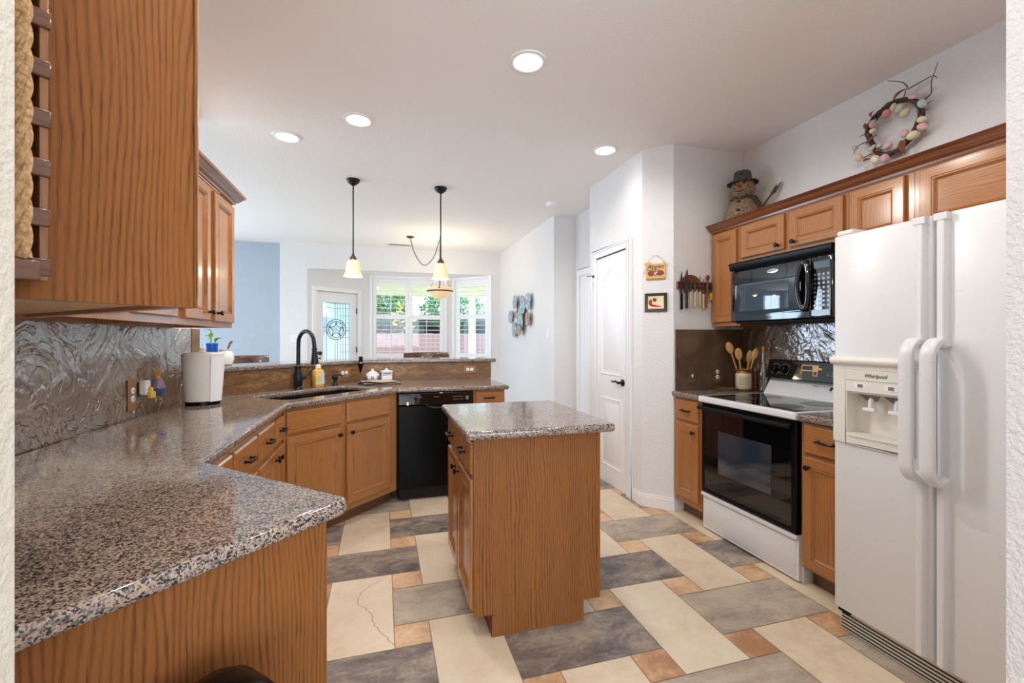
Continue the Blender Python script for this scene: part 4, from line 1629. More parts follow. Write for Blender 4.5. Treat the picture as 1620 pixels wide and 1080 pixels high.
sx, sy = diag(2.585, 3.13)
t = thing('soap_dispenser', 'dark built-in soap pump on the counter behind the sink', 'soap dispenser', (sx, sy, CT), 45)
B().lathe([(.026, 0), (.026, .005), (.018, .012), (.014, .030), (.019, .036), (.014, .044), (.022, .052), (.027, .066), (.024, .078), (.012, .084), (0, .085)], n=20).build('pump_body', 'black_iron', t)
b = B()
b.tube(spline([(.015, -.005, .078), (.035, -.010, .084), (.052, -.016, .080), (.056, -.02, .066)], 5), .006, 8)
b.build('spout', 'black_iron', t)

# slim black tool with a pointed tip at the bar corner
t = thing('bottle_stopper', 'slim black pointed pourer on a thin rod at the corner of the bar', 'pourer', (-.190, 4.262, CT))
B().lathe([(.0035, .0), (.0035, .10)], n=8).build('rod', 'clear', t)
B().lathe([(.005, .085), (.012, .115), (.023, .150), (.025, .165), (.021, .172)], n=18).build('cone_tip', 'black_satin', t)
B().lathe([(.021, .172), (.021, .178), (.018, .180), (.018, .225), (.014, .232), (0, .233)], n=18).build('cap', 'black_satin', t)
B().lathe([(.0215, .171), (.0225, .175), (.0215, .179)], n=18, caps=False).build('collar', 'chrome', t)

# sugar bowl and canister
t = thing('sugar_bowl', 'white lidded sugar bowl painted with blue flowers', 'sugar bowl', (-.088, 4.245, CT))
b = B()
b.lathe([(.036, 0), (.038, .004), (.055, .022), (.062, .045), (.058, .062), (.054, .066)], n=28)
b.build('bowl', 'ceramic', t)
b = B()
b.lathe([(.060, .064), (.060, .069), (.050, .082), (.028, .094), (.010, .099), (.008, .104), (.013, .110), (.010, .118), (0, .120)], n=28)
ld = b.build('lid', 'ceramic', t)
b = B()
for i in range(14):
    a = 2 * PI * i / 14
    b.sphere((.0505 * math.cos(a), .0505 * math.sin(a), .080), (.005, .005, .004), 6, 4)
b.build('painted_dots', 'blue_glaze', ld)
b = B()
for k in range(5):
    a0 = -PI / 2 + (k - 2) * .95
    for j in range(6):
        q = 2 * PI * j / 6
        aa, zz = a0 + .17 * math.cos(q), .042 + .011 * math.sin(q)
        b.sphere((.0612 * math.cos(aa), .0612 * math.sin(aa), zz), .0050, 6, 4)
b.build('painted_flowers', 'blue_glaze', t)
t = thing('canister', 'small white canister with a blue band and square lid', 'canister', (.034, 4.245, CT), 10)
B().prism(rrect(-.046, .046, -.046, .046, .012), 0, .092, smooth=True).build('body', 'ceramic', t)
b = B()
b.prism(rrect(-.052, .052, -.052, .052, .012), .093, .101)
b.lathe([(.040, .101), (.018, .108), (.008, .111), (.007, .116), (.010, .121), (0, .125)], n=18)
b.build('lid', 'ceramic', t, bevel=.002)
b = B()
for i in range(4):
    T = Matrix.Rotation(R(90 * i), 4, 'Z')
    b.T = T
    for j in range(5):
        b.sphere((-.030 + j * .015, -.0462, .078), (.0065, .002, .0065), 8, 5)
    b.box(-.044, .044, -.0468, -.046, .062, .066)
b.build('blue_band', 'blue_glaze', t)

# folded towel
M['towel'] = plain('taupe_linen', srgb(176, 160, 148), 0.9)
M['towel_edge'] = plain('dark_hem', srgb(84, 76, 74), 0.9)
t = thing('dish_towel', 'folded taupe dish towel draped at the end of the sink', 'towel', (-.03, 4.06, CT), 12)
rnd = random.Random(5)


def cloth(x0, x1, y0, y1, z, amp, th, ph):
    b = B()
    nx, ny = 18, 12
    top, bot = [], []
    for j in range(ny + 1):
        for i in range(nx + 1):
            u, v = i / nx, j / ny
            x = x0 + (x1 - x0) * u + .012 * math.sin(5 * v + ph)
            y = y0 + (y1 - y0) * v + .012 * math.sin(6 * u + ph)
            zz = z + amp * (.5 + .5 * math.sin(7 * u + 3 * v + ph)) * (1 - .5 * u) + amp * .5 * math.sin(11 * v - 4 * u + ph)
            top.append((x, y, max(zz + th, th + .001)))
            bot.append((x, y, max(zz, .0008)))
    n1 = nx + 1
    k = len(top)
    fs = []
    for j in range(ny):
        for i in range(nx):
            a = j * n1 + i
            fs.append((a, a + 1, a + n1 + 1, a + n1))
            fs.append((k + a, k + a + n1, k + a + n1 + 1, k + a + 1))
    edge = [i for i in range(n1)] + [j * n1 + nx for j in range(1, ny + 1)] + [ny * n1 + i for i in range(nx - 1, -1, -1)] + [j * n1 for j in range(ny - 1, 0, -1)]
    b._add(top + bot, fs, 0, True)
    b._add(top + bot, [(edge[i], k + edge[i], k + edge[(i + 1) % len(edge)], edge[(i + 1) % len(edge)]) for i in range(len(edge))], 1)
    return b


cloth(-.15, .16, -.11, .10, .001, .006, .007, .3).build('lower_fold', ['towel', 'towel_edge'], t, angle=60)
cloth(-.14, .13, -.10, .09, .016, .008, .006, 1.7).build('upper_fold', ['towel', 'towel_edge'], t, angle=60)

# white oval bin by the plug-in
M['bin'] = plain('speckled_cream_metal', srgb(232, 224, 212), 0.35)
t = thing('countertop_canister', 'large cream oval canister standing at the end of the plaster backsplash', 'canister', (-1.030, 3.07, CT), 20)
b = B()
b.lathe([(.088, .022), (.091, .024), (.107, .296), (.109, .300), (.105, .304), (0, .304)], n=40, sx=1.0, sy=.72)
b.build('body', 'bin', t)
B().lathe([(.084, 0), (.088, .002), (.088, .022)], n=40, sx=1.0, sy=.72).build('base_ring', 'black_satin', t)
b = B()
b.lathe([(.100, .303), (.095, .309), (.02, .313), (.012, .316), (.010, .320), (.018, .326), (.016, .334), (0, .336)], n=32, sx=1.0, sy=.72)
b.build('lid', 'bin', t)
b = B()
rings = []
for z, r1, r0 in ((.02, .0945, .0905), (.285, .113, .1085)):
    ring = [(r1 * math.cos(a), r1 * .74 * math.sin(a), z) for a in [R(-70 + 5 * i) for i in range(15)]]
    rings.append(ring + [(x * .96, y * .96, z) for x, y, z in ring[::-1]])
b.loft(rings)
b.build('front_flap', 'trim', t)

# items on the bar behind the canister
BT = 1.1125
t = thing('ceramic_vase', 'white ceramic jar holding a knife handle on the bar by the wall end', 'jar', (-1.115, 3.735, BT))
B().lathe([(.042, 0), (.050, .006), (.060, .045), (.056, .08), (.044, .105), (.050, .118), (.046, .118), (.038, .10), (.0, .09)], n=28).build('body', 'ceramic', t)
b = B()
b.tube([(.012, -.01, .09), (.040, -.012, .165), (.055, -.012, .178)], [.007, .010, .006], 8)
b.build('utensil', 'steel', t)
t = thing('plant_cup', 'bright blue cup rooting a small pothos cutting on the bar', 'potted plant', (-1.175, 3.66, BT))
b = B()
b.lathe([(.030, 0), (.033, .004), (.040, .150), (.042, .152), (.042, .162), (.038, .162), (.036, .150), (.0, .14)], n=24)
b.build('cup', 'blue_cup', t)


def leafmesh(b, base, tip, w, up=(0, 0, 1)):
    base, tip = Vector(base), Vector(tip)
    d = tip - base
    s = d.cross(Vector(up)).normalized()
    nrm = s.cross(d).normalized()
    L, Rr, C = [], [], []
    n = 8
    for i in range(n + 1):
        t_ = i / n
        ww = w * math.sin(PI * min(t_ * .86 + .10, 1)) * (1.2 - .5 * t_)
        c = base + d * t_ + nrm * .012 * math.sin(PI * t_)
        L.append(c + s * ww + nrm * .006)
        Rr.append(c - s * ww + nrm * .006)
        C.append(c)
    vs_ = [tuple(p) for p in L + C + Rr]
    m = n + 1
    b._add(vs_, [(i, i + 1, m + i + 1, m + i) for i in range(n)] + [(m + i, m + i + 1, 2 * m + i + 1, 2 * m + i) for i in range(n)], 0, True)


for k, (bs, tp, w) in enumerate((((.025, 0, .17), (.075, -.02, .195), .022), ((.0, 0, .20), (.015, -.015, .232), .016), ((-.012, .0, .19), (-.04, -.01, .215), .016), ((-.005, 0, .23), (-.03, -.01, .262), .012))):
    b = B()
    leafmesh(b, bs, tp, w)
    lf = b.build('leaf', 'leaf', t, solid=.0012)
    b = B()
    b.tube(spline([(0, 0, .13), (bs[0] * .5, 0, .16), bs], 4), .002, 6)
    b.build('stem', 'leaf', lf)

# outlets on the plug-in wall (face at X -1.187, faces +X): local x runs to +Y
t = wall_plate('outlet', 'tall pale outlet plate low on the glossy plaster backsplash', (-1.186, 2.625, 1.03), 90, .075, .155, 'duplex', 'plate_brown')
t = thing('plug_in_freshener', 'plug-in air freshener with amber oil on the plaster backsplash', 'air freshener', (-1.179, 2.70, 1.02), 90)
b = B()
b.box(-.025, .025, -.035, 0, .0, .075)
b.build('housing', 'offwhite', t, bevel=.008)
b = B()
b.lathe([(.012, .0), (.018, -.004), (.020, -.03), (.018, -.035), (0, -.036)], (0, -.045, .02), 18)
b.lathe([(.008, .02), (.009, .0)], (0, -.045, .02), 12)
b.build('oil_bottle', 'amber_soap', t)
t = thing('hanging_ornament', 'little blue and mauve egg ornament with straw tuft on the backsplash', 'ornament', (-1.1855, 2.80, 1.0), 90)
M['mauve'] = plain('mauve_glaze', srgb(128, 108, 128), 0.3)
M['navy'] = plain('slate_blue_glaze', srgb(66, 82, 128), 0.3)
M['straw'] = plain('straw', srgb(214, 158, 70), 0.7)
b = B()
prof = [(0, .0), (.022, .006), (.034, .026), (.036, .045), (.030, .075), (.020, .095), (0, .102)]
b.lathe([p for p in prof if p[1] <= .045], (0, -.037, 0), 20, mi=0)
b.lathe([p for p in prof if p[1] >= .045], (0, -.037, 0), 20, mi=1)
b.build('body', ['navy', 'mauve'], t)
b = B()
rr_ = random.Random(2)
for i in range(14):
    a = 2 * PI * i / 14
    ln = rr_.uniform(.02, .05)
    b.tube([(0, -.037, .098), (.012 * math.cos(a), -.037 + .010 * math.sin(a), .112), (.026 * math.cos(a), -.037 + .018 * math.sin(a), .105 + ln)], [.003, .0025, .001], 5)
b.lathe([(.012, .094), (.014, .100), (.012, .106)], (0, -.037, 0), 12)
b.build('straw_tuft', 'straw', t)
b = B()
for s in (-1, 1):
    b.tube(spline([(s * .01, -.037, .004), (s * .018, -.04, -.02), (s * .03, -.042, -.012), (s * .034, -.044, -.03)], 4), .002, 5)
b.build('wire_legs', 'chrome', t)
B().tube([(0, -.037, .1), (0, -.002, .108)], .0015, 5).build('hanger', 'chrome', t)

# ------------------------------------------------------------------ corner counter by the range
t = thing('round_board', 'small round grey trivet under the spoon crock', 'trivet', (2.64, 2.765, CT))
B().lathe([(.062, 0), (.066, .003), (.066, .008), (.062, .010), (0, .010)], n=32).build('disc', 'steel', t)
CRZ = CT + .011
t = thing('stoneware_crock', 'cream stoneware crock with brown rim full of wooden spoons', 'crock', (2.64, 2.765, CRZ), -40)
M['stone'] = plain('cream_stoneware', srgb(222, 206, 176), 0.35)
M['brown_glaze'] = plain('brown_glaze', srgb(134, 86, 46), 0.25)
b = B()
b.lathe([(.054, 0), (.058, .004), (.058, .112), (.054, .122)], n=32, mi=0)
b.lathe([(.0545, .121), (.049, .132), (.047, .140), (.056, .144), (.056, .152), (.048, .152), (.044, .14), (.050, .11), (.050, .02), (0, .015)], n=32, mi=1, caps=False)
b.build('jar', ['stone', 'brown_glaze'], t, angle=50)
b = B()
for r_ in range(5):
    z = .09 - r_ * .013
    xx = -.60
    while xx < .60:
        w = (.05, .09, .13)[int((xx * 37 + r_ * 5)) % 3]
        a0, a1 = -PI / 2 + xx, -PI / 2 + xx + w
        rr2 = .0585
        b._add([(rr2 * math.cos(a0), rr2 * math.sin(a0), z), (rr2 * math.cos(a1), rr2 * math.sin(a1), z), (rr2 * math.cos(a1), rr2 * math.sin(a1), z + .006), (rr2 * math.cos(a0), rr2 * math.sin(a0), z + .006)], [(0, 1, 2, 3)])
        xx += w + .05
b.build('printed_lines', 'greyink', t)
spoons = [((-.02, .0), (-.105, .01, .345), .027, 'tallest of the spoons, leaning out over the counter'), ((-.005, -.01), (-.04, -.02, .30), .026, 'standing nearly upright in the middle'),
          ((.02, .01), (.045, .02, .28), .022, 'half hidden by another spoon'), ((.02, -.012), (.085, -.005, .30), .022, 'leaning toward the range')]
for (bx, by), tp, w, say in spoons:
    o = thing('wooden_spoon', 'wooden spoon in the cream crock, ' + say, 'spoon', (2.64, 2.765, CRZ), -40, 'wooden spoons in the crock')
    p0, p1 = Vector((bx * .5, by * .5, .018)), Vector(tp)
    dv = (p1 - p0).normalized()
    L = (p1 - p0).length
    b = B()
    b.tube([p0, p0 + dv * (L - .06)], [.0055, .0065], 8)
    b.build('handle', 'wood_spoon', o)
    b = B()
    q = Vector((0, 0, 1)).rotation_difference(dv)
    b.sphere(p1 - dv * .035, (w, .007, .047), 16, 10, rot=q)
    b.build('bowl', 'wood_spoon', o)
t = thing('sauce_bottle', 'small brown bottle with orange cap between crock and tall glass bottle', 'bottle', (2.70, 2.715, CT))
M['brown_glass'] = plain('brown_glass', srgb(96, 42, 22), 0.12)
B().lathe([(.016, 0), (.018, .004), (.018, .115), (.010, .135), (.010, .150)], n=18).build('bottle', 'brown_glass', t)
B().lathe([(.012, .148), (.012, .168), (0, .169)], n=16).build('cap', 'brown_glaze', t)
t = thing('glass_bottle', 'tall clear glass bottle with slim neck beside the range', 'bottle', (2.705, 2.645, CT))
b = B()
b.lathe([(.030, 0), (.034, .006), (.034, .13), (.030, .16), (.016, .20), (.0125, .22), (.0125, .30), (.015, .302), (.015, .312), (.010, .312), (.010, .22), (.028, .155), (.031, .13), (.031, .012), (0, .010)], n=24, caps=False)
b.build('bottle', 'clear', t)
B().lathe([(.011, .30), (.012, .318), (.014, .322), (.012, .334), (0, .336)], n=14).build('stopper', 'straw', t)
t = thing('dried_herbs', 'bundle of dried herb stems lying on the corner counter', 'dried herbs', (2.50, 2.80, CT))
M['herb'] = plain('dried_olive', srgb(122, 104, 62), 0.8)
rr_ = random.Random(9)
b = B()
for i in range(34):
    x0, y0 = rr_.uniform(-.09, .02), rr_.uniform(-.04, .03)
    a = rr_.uniform(-.5, .5)
    L = rr_.uniform(.05, .11)
    z0 = rr_.uniform(.003, .02)
    b.tube([(x0, y0, z0), (x0 + L * .5 * math.cos(a), y0 + L * .5 * math.sin(a), z0 + rr_.uniform(.0, .012)), (x0 + L * math.cos(a), y0 + L * math.sin(a), max(.003, z0 - .004))], [.0016, .002, .0012], 5)
    for k in range(2):
        b.sphere((x0 + L * rr_.uniform(.3, 1) * math.cos(a), y0 + L * .7 * math.sin(a), z0 + .004), (.006, .003, .0025), 6, 4)
b.build('stems', 'herb', t)

# ------------------------------------------------------------------ knife rack on the white wall above that counter
WY = 2.9045
kz = 1.714
t = thing('knife_rack', 'wooden magnetic bar on the white wall holding the knives', 'knife rack', (2.30, WY, kz))
M['walnut'] = plain('reddish_brown_wood', srgb(118, 66, 44), 0.4)
b = B()
b.box(-.157, .157, -.020, 0, -.028, .028)
rk = b.build('bar', 'walnut', t, bevel=.003)
b = B()
for z in (-.013, .013):
    b.box(-.150, .150, -.0208, -.0195, z - .007, z + .007)
b.build('magnet_strip', 'black_flat', rk)
KY = WY - .0215


def knife(x, ztip, zg, zb, bw, hw, hmat, label, kind='knife', lean=0.0):
    o = thing('kitchen_knife', label, 'knife', (x, KY, zg), 0, 'knives on the magnetic bar')
    L = ztip - zg
    b = B()
    pts = [(-bw / 2, 0), (bw / 2, 0), (bw / 2, L * .55), (bw * .38, L * .78), (bw * .30, L), (-bw * .05, L * .82), (-bw * .42, L * .5)]
    T = Matrix.Rotation(R(90), 4, 'X')
    b.T = T
    b.prism(pts, 0, .0025)
    b.build('blade', 'steel', o)
    b = B()
    hl = zg - zb
    rings = []
    for f, wv in ((0, .72), (.08, .9), (.3, 1.0), (.6, .86), (.85, 1.02), (.97, .95), (1.0, .6)):
        z = -f * hl
        w = hw * wv
        yo = -.001 - .012 * 0
        rings.append([(w / 2 * math.cos(a), -.0025 + .009 * wv * math.sin(a) - .006, z) for a in [2 * PI * k / 12 for k in range(12)]])
    b.loft(rings)
    hd = b.build('handle', hmat, o)
    b = B()
    for f in (.2, .5, .8):
        b.lathe_dir([(.0028, 0), (.0028, .0012), (0, .0014)], (0, -.0165, -f * hl), (0, -1, 0), 8)
    b.build('rivets', 'chrome', hd)


M['bone'] = plain('tan_handle', srgb(206, 180, 148), 0.45)
M['rosewood'] = plain('rosewood_handle', srgb(134, 82, 50), 0.45)
knife(2.170, 1.815, 1.650, 1.527, .024, .023, 'black_satin', 'slim knife with a black handle, nearest the doorway end of the bar')
knife(2.214, 1.838, 1.655, 1.535, .040, .024, 'black_gloss', 'broad chef knife with a riveted black handle')
knife(2.252, 1.775, 1.665, 1.545, .020, .020, 'bone', 'pale handled knife next to the broad chef knife')
knife(2.292, 1.765, 1.665, 1.545, .020, .020, 'bone', 'pale handled knife under the middle of the brown board')
knife(2.335, 1.792, 1.665, 1.553, .018, .019, 'bone', 'pale handled knife with a narrow pointed blade, third of the pale ones')
knife(2.365, 1.768, 1.650, 1.535, .020, .018, 'bone', 'stubby tan handled knife beside the red brown handle')
knife(2.393, 1.745, 1.650, 1.545, .022, .020, 'rosewood', 'knife with a red brown wooden handle')
t = thing('wooden_tool', 'brown turned wooden tool with a round knob on the knife bar', 'kitchen tool', (2.395, KY - .004, 1.70))
b = B()
b.lathe([(.006, -.06), (.010, -.02), (.008, .02), (.007, .055), (.014, .062), (.018, .076), (.014, .09), (0, .096)], (0, -.016, 0), 14, sy=.7)
b.build('handle', 'walnut', t)
t = thing('wooden_tool', 'short light wood handled tool at the cabinet end of the knife bar', 'kitchen tool', (2.432, KY, 1.66))
b = B()
b.lathe([(.010, -.055), (.014, -.05), (.013, -.01), (.009, .0)], (0, -.012, 0), 14, sy=.7)
b.build('handle', 'straw', t)
b = B()
b.box(-.005, .005, -.010, -.006, 0, .06)
b.lathe_dir([(.012, 0), (.012, .004), (0, .004)], (0, -.006, .065), (0, -1, 0), 14)
b.build('shank', 'steel', t)
t = thing('round_board', 'round brown wooden board behind the hanging knives', 'board', (2.262, WY - .0001, 1.72))
T = Matrix.Rotation(R(90), 4, 'X')
b = B(T)
# stands against the wall above the bar
pts = [(.074 * math.cos(a), .030 + .045 * math.sin(a)) for a in [R(180 * i / 16) for i in range(17)]]
b.prism(pts, .001, .018)
b.build('board', 'walnut', t, bevel=.003)

# ------------------------------------------------------------------ pictures on the angled wall
def plaque_root(name, label, cat, zc, s=-.012):
    return thing(name, label, cat, (2.0375 + s * .7071 - .0008, 2.9875 - s * .7071 - .0008, zc), -45)


M['sign_wood'] = plain('tan_sign_board', srgb(214, 172, 110), 0.55)
M['apple_red'] = plain('apple_red', srgb(140, 58, 52), 0.5)
M['raffia'] = plain('raffia', srgb(228, 194, 132), 0.7)
t = plaque_root('apple_sign', 'tan wooden sign reading Apples hung by a wire above the pepper picture', 'sign', 1.825)
b = B()
b.box(-.072, .072, -.014, 0, -.062, .060)
bd = b.build('board', 'sign_wood', t, bevel=.002)
text_obj('sign_lettering', 'Apples', .044, 'ink', t, Matrix.Translation((0, -.0148, .036)) @ FACE, font_shear=.25)
b = B()
for x in (-.034, .034):
    b.sphere((x, -.014, -.014), (.027, .003, .021), 14, 8)
b.sphere((0, -.0142, -.014), (.022, .0028, .018), 14, 8)
b.build('painted_apples', 'apple_red', t)
b = B()
for x, z in ((-.006, -.014), (.008, -.008), (.0, -.022)):
    b.sphere((x, -.0172, z), (.006, .001, .005), 8, 5)
b.build('apple_highlight', 'ceramic', t)
b = B()
b.tube([(-.064, -.0146, .012), (-.03, -.0146, .006), (.005, -.0146, .014), (.03, -.0146, .004), (.062, -.0146, -.022)], .0022, 5)
for i in range(17):
    b.box(-.068 + i * .0082, -.064 + i * .0082, -.0152, -.0138, -.060, -.054)
b.build('painted_stem', 'ink', t)
b = B()
b.tube(spline([(-.062, -.007, .058), (-.04, -.01, .10), (.0, -.012, .122), (.04, -.01, .10), (.064, -.007, .058)], 5), .0012, 5)
b.build('wire_hanger', 'steel', t)
rr_ = random.Random(4)
for cx_, n in ((-.060, 7), (.064, 4)):
    b = B()
    for i in range(n):
        a = rr_.uniform(0, 2 * PI)
        ln = rr_.uniform(.02, .045) * (1 if cx_ < 0 else .6)
        b.tube(spline([(cx_, -.016, .060), (cx_ + ln * math.cos(a), -.022, .060 + ln * .6 * math.sin(a)), (cx_ + .5 * ln * math.cos(a + 1), -.018, .060 + ln * .7 * math.sin(a + 1))], 4), [.003] * 8 + [.0015], 5)
    b.build('raffia_bow', 'raffia', t)
b = B()
b.tube(spline([(-.062, -.016, .058), (-.085, -.012, .01), (-.098, -.008, -.05)], 5), .0016, 5)
b.tube(spline([(-.060, -.016, .056), (-.078, -.014, .02), (-.082, -.010, -.01)], 5), .0022, 5)
b.build('raffia_tail', 'raffia', t)

t = plaque_root('framed_picture', 'small dark framed picture of a red chili pepper below the Apples sign', 'picture', 1.587)
b = B()
b.rings_panel(-.083, .083, -.072, .072, [(0, 0), (0, -.010), (.004, -.016), (.012, -.014), (.020, -.010), (.024, -.008)], 0, 0, 1)
M['art_paper'] = plain('cream_paper', srgb(232, 216, 184), 0.6)
M['frame_dark'] = plain('dark_bronze_frame', srgb(74, 62, 54), 0.35, .3)
b.build('frame', ['frame_dark', 'art_paper'], t)
M['pepper'] = plain('pepper_red', srgb(182, 40, 36), 0.45)
M['pepper_green'] = plain('stem_green', srgb(66, 84, 58), 0.5)
b = B()
b.tube(spline([(-.030, -.0088, .020), (-.042, -.0088, .004), (-.036, -.0088, -.016), (-.012, -.0088, -.026), (.020, -.0088, -.030), (.044, -.0088, -.034)], 5), [.006, .010, .012, .0125, .0125, .0125, .0125, .012, .012, .012, .011, .011, .010, .010, .009, .009, .008, .0075, .007, .0065, .006, .006, .005, .004, .003, .002][:26], 8)
b.v = [(x, -.0082 + (y + .0088) * .08, z) for x, y, z in b.v]
b.build('painted_pepper', 'pepper', t)
b = B()
b.tube(spline([(-.026, -.0088, -.008), (-.004, -.0088, -.014), (.020, -.0088, -.022), (.034, -.0088, -.027)], 5), [.004, .006, .007, .007, .007, .006, .006, .006, .005, .005, .004, .004, .003, .003, .002, .002], 6)
b.v = [(x, -.0096 + (y + .0088) * .08, z) for x, y, z in b.v]
b.build('painted_highlight', 'art_paper', t)
b = B()
for x, z, w, h in ((-.012, .024, .012, .010), (-.002, .018, .010, .009), (-.010, .012, .009, .010)):
    b.sphere((x, -.0095, z), (w, .0008, h), 10, 6)
b.tube([(-.008, -.0098, .022), (.004, -.0098, .034)], .002, 5)
b.build('painted_leaves', 'pepper_green', t)

# hook on the pantry door casing
t = thing('door_hook', 'small dark hook with a white tag hanging from the pantry door frame', 'hook', (1.932, 3.865, 1.90), -90)
b = B()
b.box(-.012, .012, -.006, .0, -.010, .010)
b.tube(spline([(0, -.004, 0), (0, -.03, .004), (-.03, -.042, .0), (-.045, -.044, .012)], 4), .004, 6)
b.build('hook', 'black_iron', t)
b = B()
b.tube([(0, -.030, .0), (.004, -.022, -.05)], .0012, 5)
b.box(-.010, .014, -.024, -.021, -.10, -.045)
b.build('tag', 'trim', t)

# cluster of metal discs on the dining wall
M['silver_disc'] = plain('patina_silver', srgb(150, 166, 176), 0.3, .7)
M['copper_disc'] = plain('copper_patina', srgb(176, 132, 96), 0.35, .7)


def disc_mat(name, c1, c2, c3):
    m = NT(name)
    v = m.coord(rnd=True)
    n = m.noise(v, 26, 5, .65, 1.0)
    m.p(Base__Color=m.ramp(n, [(.35, c1), (.5, c2), (.65, c3)]), Metallic=.45, Roughness=.32)
    m.bump(n, .4, .006)
    return m.m


M['silver_disc'] = disc_mat('patina_silver_leaf', srgb(96, 108, 118), srgb(158, 176, 188), srgb(206, 220, 228))
M['copper_disc'] = disc_mat('patina_copper_leaf', srgb(96, 78, 66), srgb(178, 138, 104), srgb(196, 200, 200))
t = thing('wall_sculpture', 'cluster of overlapping silvery and copper metal discs on the dining wall', 'wall art', (1.966, 6.25, 1.65), -90)
discs = [(-.188, .211, .10, .105, 0, .05), (-.482, .002, .11, .10, 0, .03), (-.214, .026, .075, .06, 1, .02), (-.251, -.20, .11, .12, 0, .04), (.0, -.05, .15, .16, 0, .025),
         (.119, -.10, .12, .125, 0, .06), (.186, .131, .12, .125, 0, .045), (.438, .171, .10, .12, 0, .05), (.423, -.07, .095, .10, 1, .05), (.103, -.21, .11, .08, 1, .075), (.05, .20, .08, .085, 1, .015)]
for x, z, rx, rz_, cm, yo in discs:
    b = B()
    b.lathe_dir([(1, 0), (1.01, .004), (.97, .009), (.5, .004), (0, .001)], (0, 0, 0), (0, -1, 0), 28)
    b.v = [(x + px * rx, -yo + py, z + pz * rz_) for px, py, pz in b.v]
    b.build('disc', ['silver_disc', 'copper_disc'][cm], t)
b = B()
for x, z, rx, rz_, cm, yo in discs:
    b.tube([(x, -yo, z), (x, 0, z)], .006, 6)
b.tube([(-.48, -.012, .0), (-.2, -.012, .03), (.0, -.012, -.05), (.43, -.012, -.05)], .006, 6)
b.tube([(-.2, -.012, -.2), (-.19, -.012, .2), (.05, -.012, .2), (.19, -.012, .13), (.44, -.012, .17)], .006, 6)
b.build('bracket', 'bronze_lamp', t)

# ------------------------------------------------------------------ egg wreath above the cabinets
t = thing('egg_wreath', 'grapevine wreath with pastel eggs on the wall above the cabinets', 'wreath', (2.768, 1.82, 2.48), -90)
M['vine'] = plain('grapevine_bark', srgb(92, 70, 58), 0.8)
M['dry_leaf'] = plain('rust_dry_leaf', srgb(134, 78, 52), 0.7)
ringp = [(-.116, .024), (-.09, -.06), (-.064, -.108), (.0, -.138), (.052, -.13), (.10, -.09), (.132, -.038), (.153, .023), (.13, .085), (.085, .123), (.03, .138), (-.005, .138), (-.05, .118), (-.082, .099), (-.108, .06)]
rr_ = random.Random(12)
b = B()
for k in range(9):
    pts = []
    ph = rr_.uniform(0, 6.28)
    for i, (x, z) in enumerate(ringp):
        q = 1 + .075 * math.sin(ph + i * 1.7) + rr_.uniform(-.02, .02)
        pts.append(Vector((x * q + .012, -.035 + .018 * math.cos(ph + i * 1.7), z * q)))
    pts2 = []
    n = len(pts)
    for i in range(n):
        for j in range(3):
            u = j / 3
            a, c, d_, e = pts[i - 1], pts[i], pts[(i + 1) % n], pts[(i + 2) % n]
            pts2.append(0.5 * ((2 * c) + (d_ - a) * u + (2 * a - 5 * c + 4 * d_ - e) * u * u + (3 * c - a - 3 * d_ + e) * u ** 3))
    b.tube(pts2, rr_.uniform(.0035, .006), 6, closed=True)
b.build('vine_ring', 'vine', t)
tw = [[(.106, .184), (.085, .22), (.018, .264)], [(.106, .172), (.183, .174), (.232, .17), (.256, .145)], [(.178, .075), (.218, .089), (.225, .143), (.246, .182), (.264, .217)], [(.158, .027), (.203, .045), (.227, .044)], [(.163, .007), (.205, .018)],
      [(.08, .12), (.106, .178)], [(-.10, -.02), (-.15, -.03), (-.17, -.07)], [(-.07, -.10), (-.13, -.11), (-.15, -.09)], [(.05, -.13), (.08, -.17)], [(-.11, .03), (-.14, .02)], [(-.03, -.14), (-.06, -.17)]]
for q in tw:
    b = B()
    P = spline([(x, -.045 - .01 * i, z) for i, (x, z) in enumerate(q)], 5)
    b.tube(P, [.0034 - .002 * i / len(P) for i in range(len(P))], 5)
    b.build('twig', 'vine', t)
EC = {'p': srgb(226, 150, 150), 'm': srgb(214, 178, 186), 'c': srgb(236, 226, 196), 'y': srgb(228, 212, 178), 'g': srgb(206, 214, 190), 'b': srgb(190, 214, 214), 'k': srgb(232, 190, 192)}
for k_, v_ in EC.items():
    M['egg_' + k_] = plain('pastel_egg_' + k_, v_, 0.55)
eggs = [(.01, .087, .022, .022, 'p', 0), (-.064, .062, .022, .02, 'm', 10), (-.064, .023, .019, .014, 'c', 80), (.044, .107, .020, .014, 'y', 30), (.074, .085, .024, .019, 'g', 20), (.1, .045, .026, .021, 'y', 50),
        (.181, .056, .025, .02, 'b', -30), (.178, -.027, .022, .017, 'c', -70), (.181, -.066, .026, .018, 'k', -60), (.137, -.091, .029, .022, 'c', 80), (.098, -.064, .022, .018, 'k', 20),
        (.015, -.096, .024, .018, 'k', 70), (-.028, -.078, .018, .013, 'b', 40), (-.164, -.035, .018, .014, 'm', -60), (-.144, -.101, .026, .021, 'y', -40), (-.049, -.149, .028, .023, 'c', -30), (.0, -.16, .025, .021, 'm', -10), (-.067, -.075, .022, .012, 'g', 60), (.135, .115, .024, .012, 'k', -60)]
for x, z, rl, rw, c, ang in eggs:
    b = B()
    q = Matrix.Rotation(R(ang), 3, 'Y')
    b.sphere((x, -.058, z), (rw, rw, rl), 16, 12, rot=q)
    b.build('egg', 'egg_' + c, t)
lv = [((-.098, -.043), (-.037, -.014)), ((-.104, .084), (-.085, .03)), ((-.07, .106), (-.052, .13)), ((.046, .143), (.111, .169)), ((-.046, -.09), (-.005, -.119)), ((-.116, -.136), (-.07, -.138)), ((.101, -.096), (.106, -.182)), ((.085, -.095), (.093, -.171))]
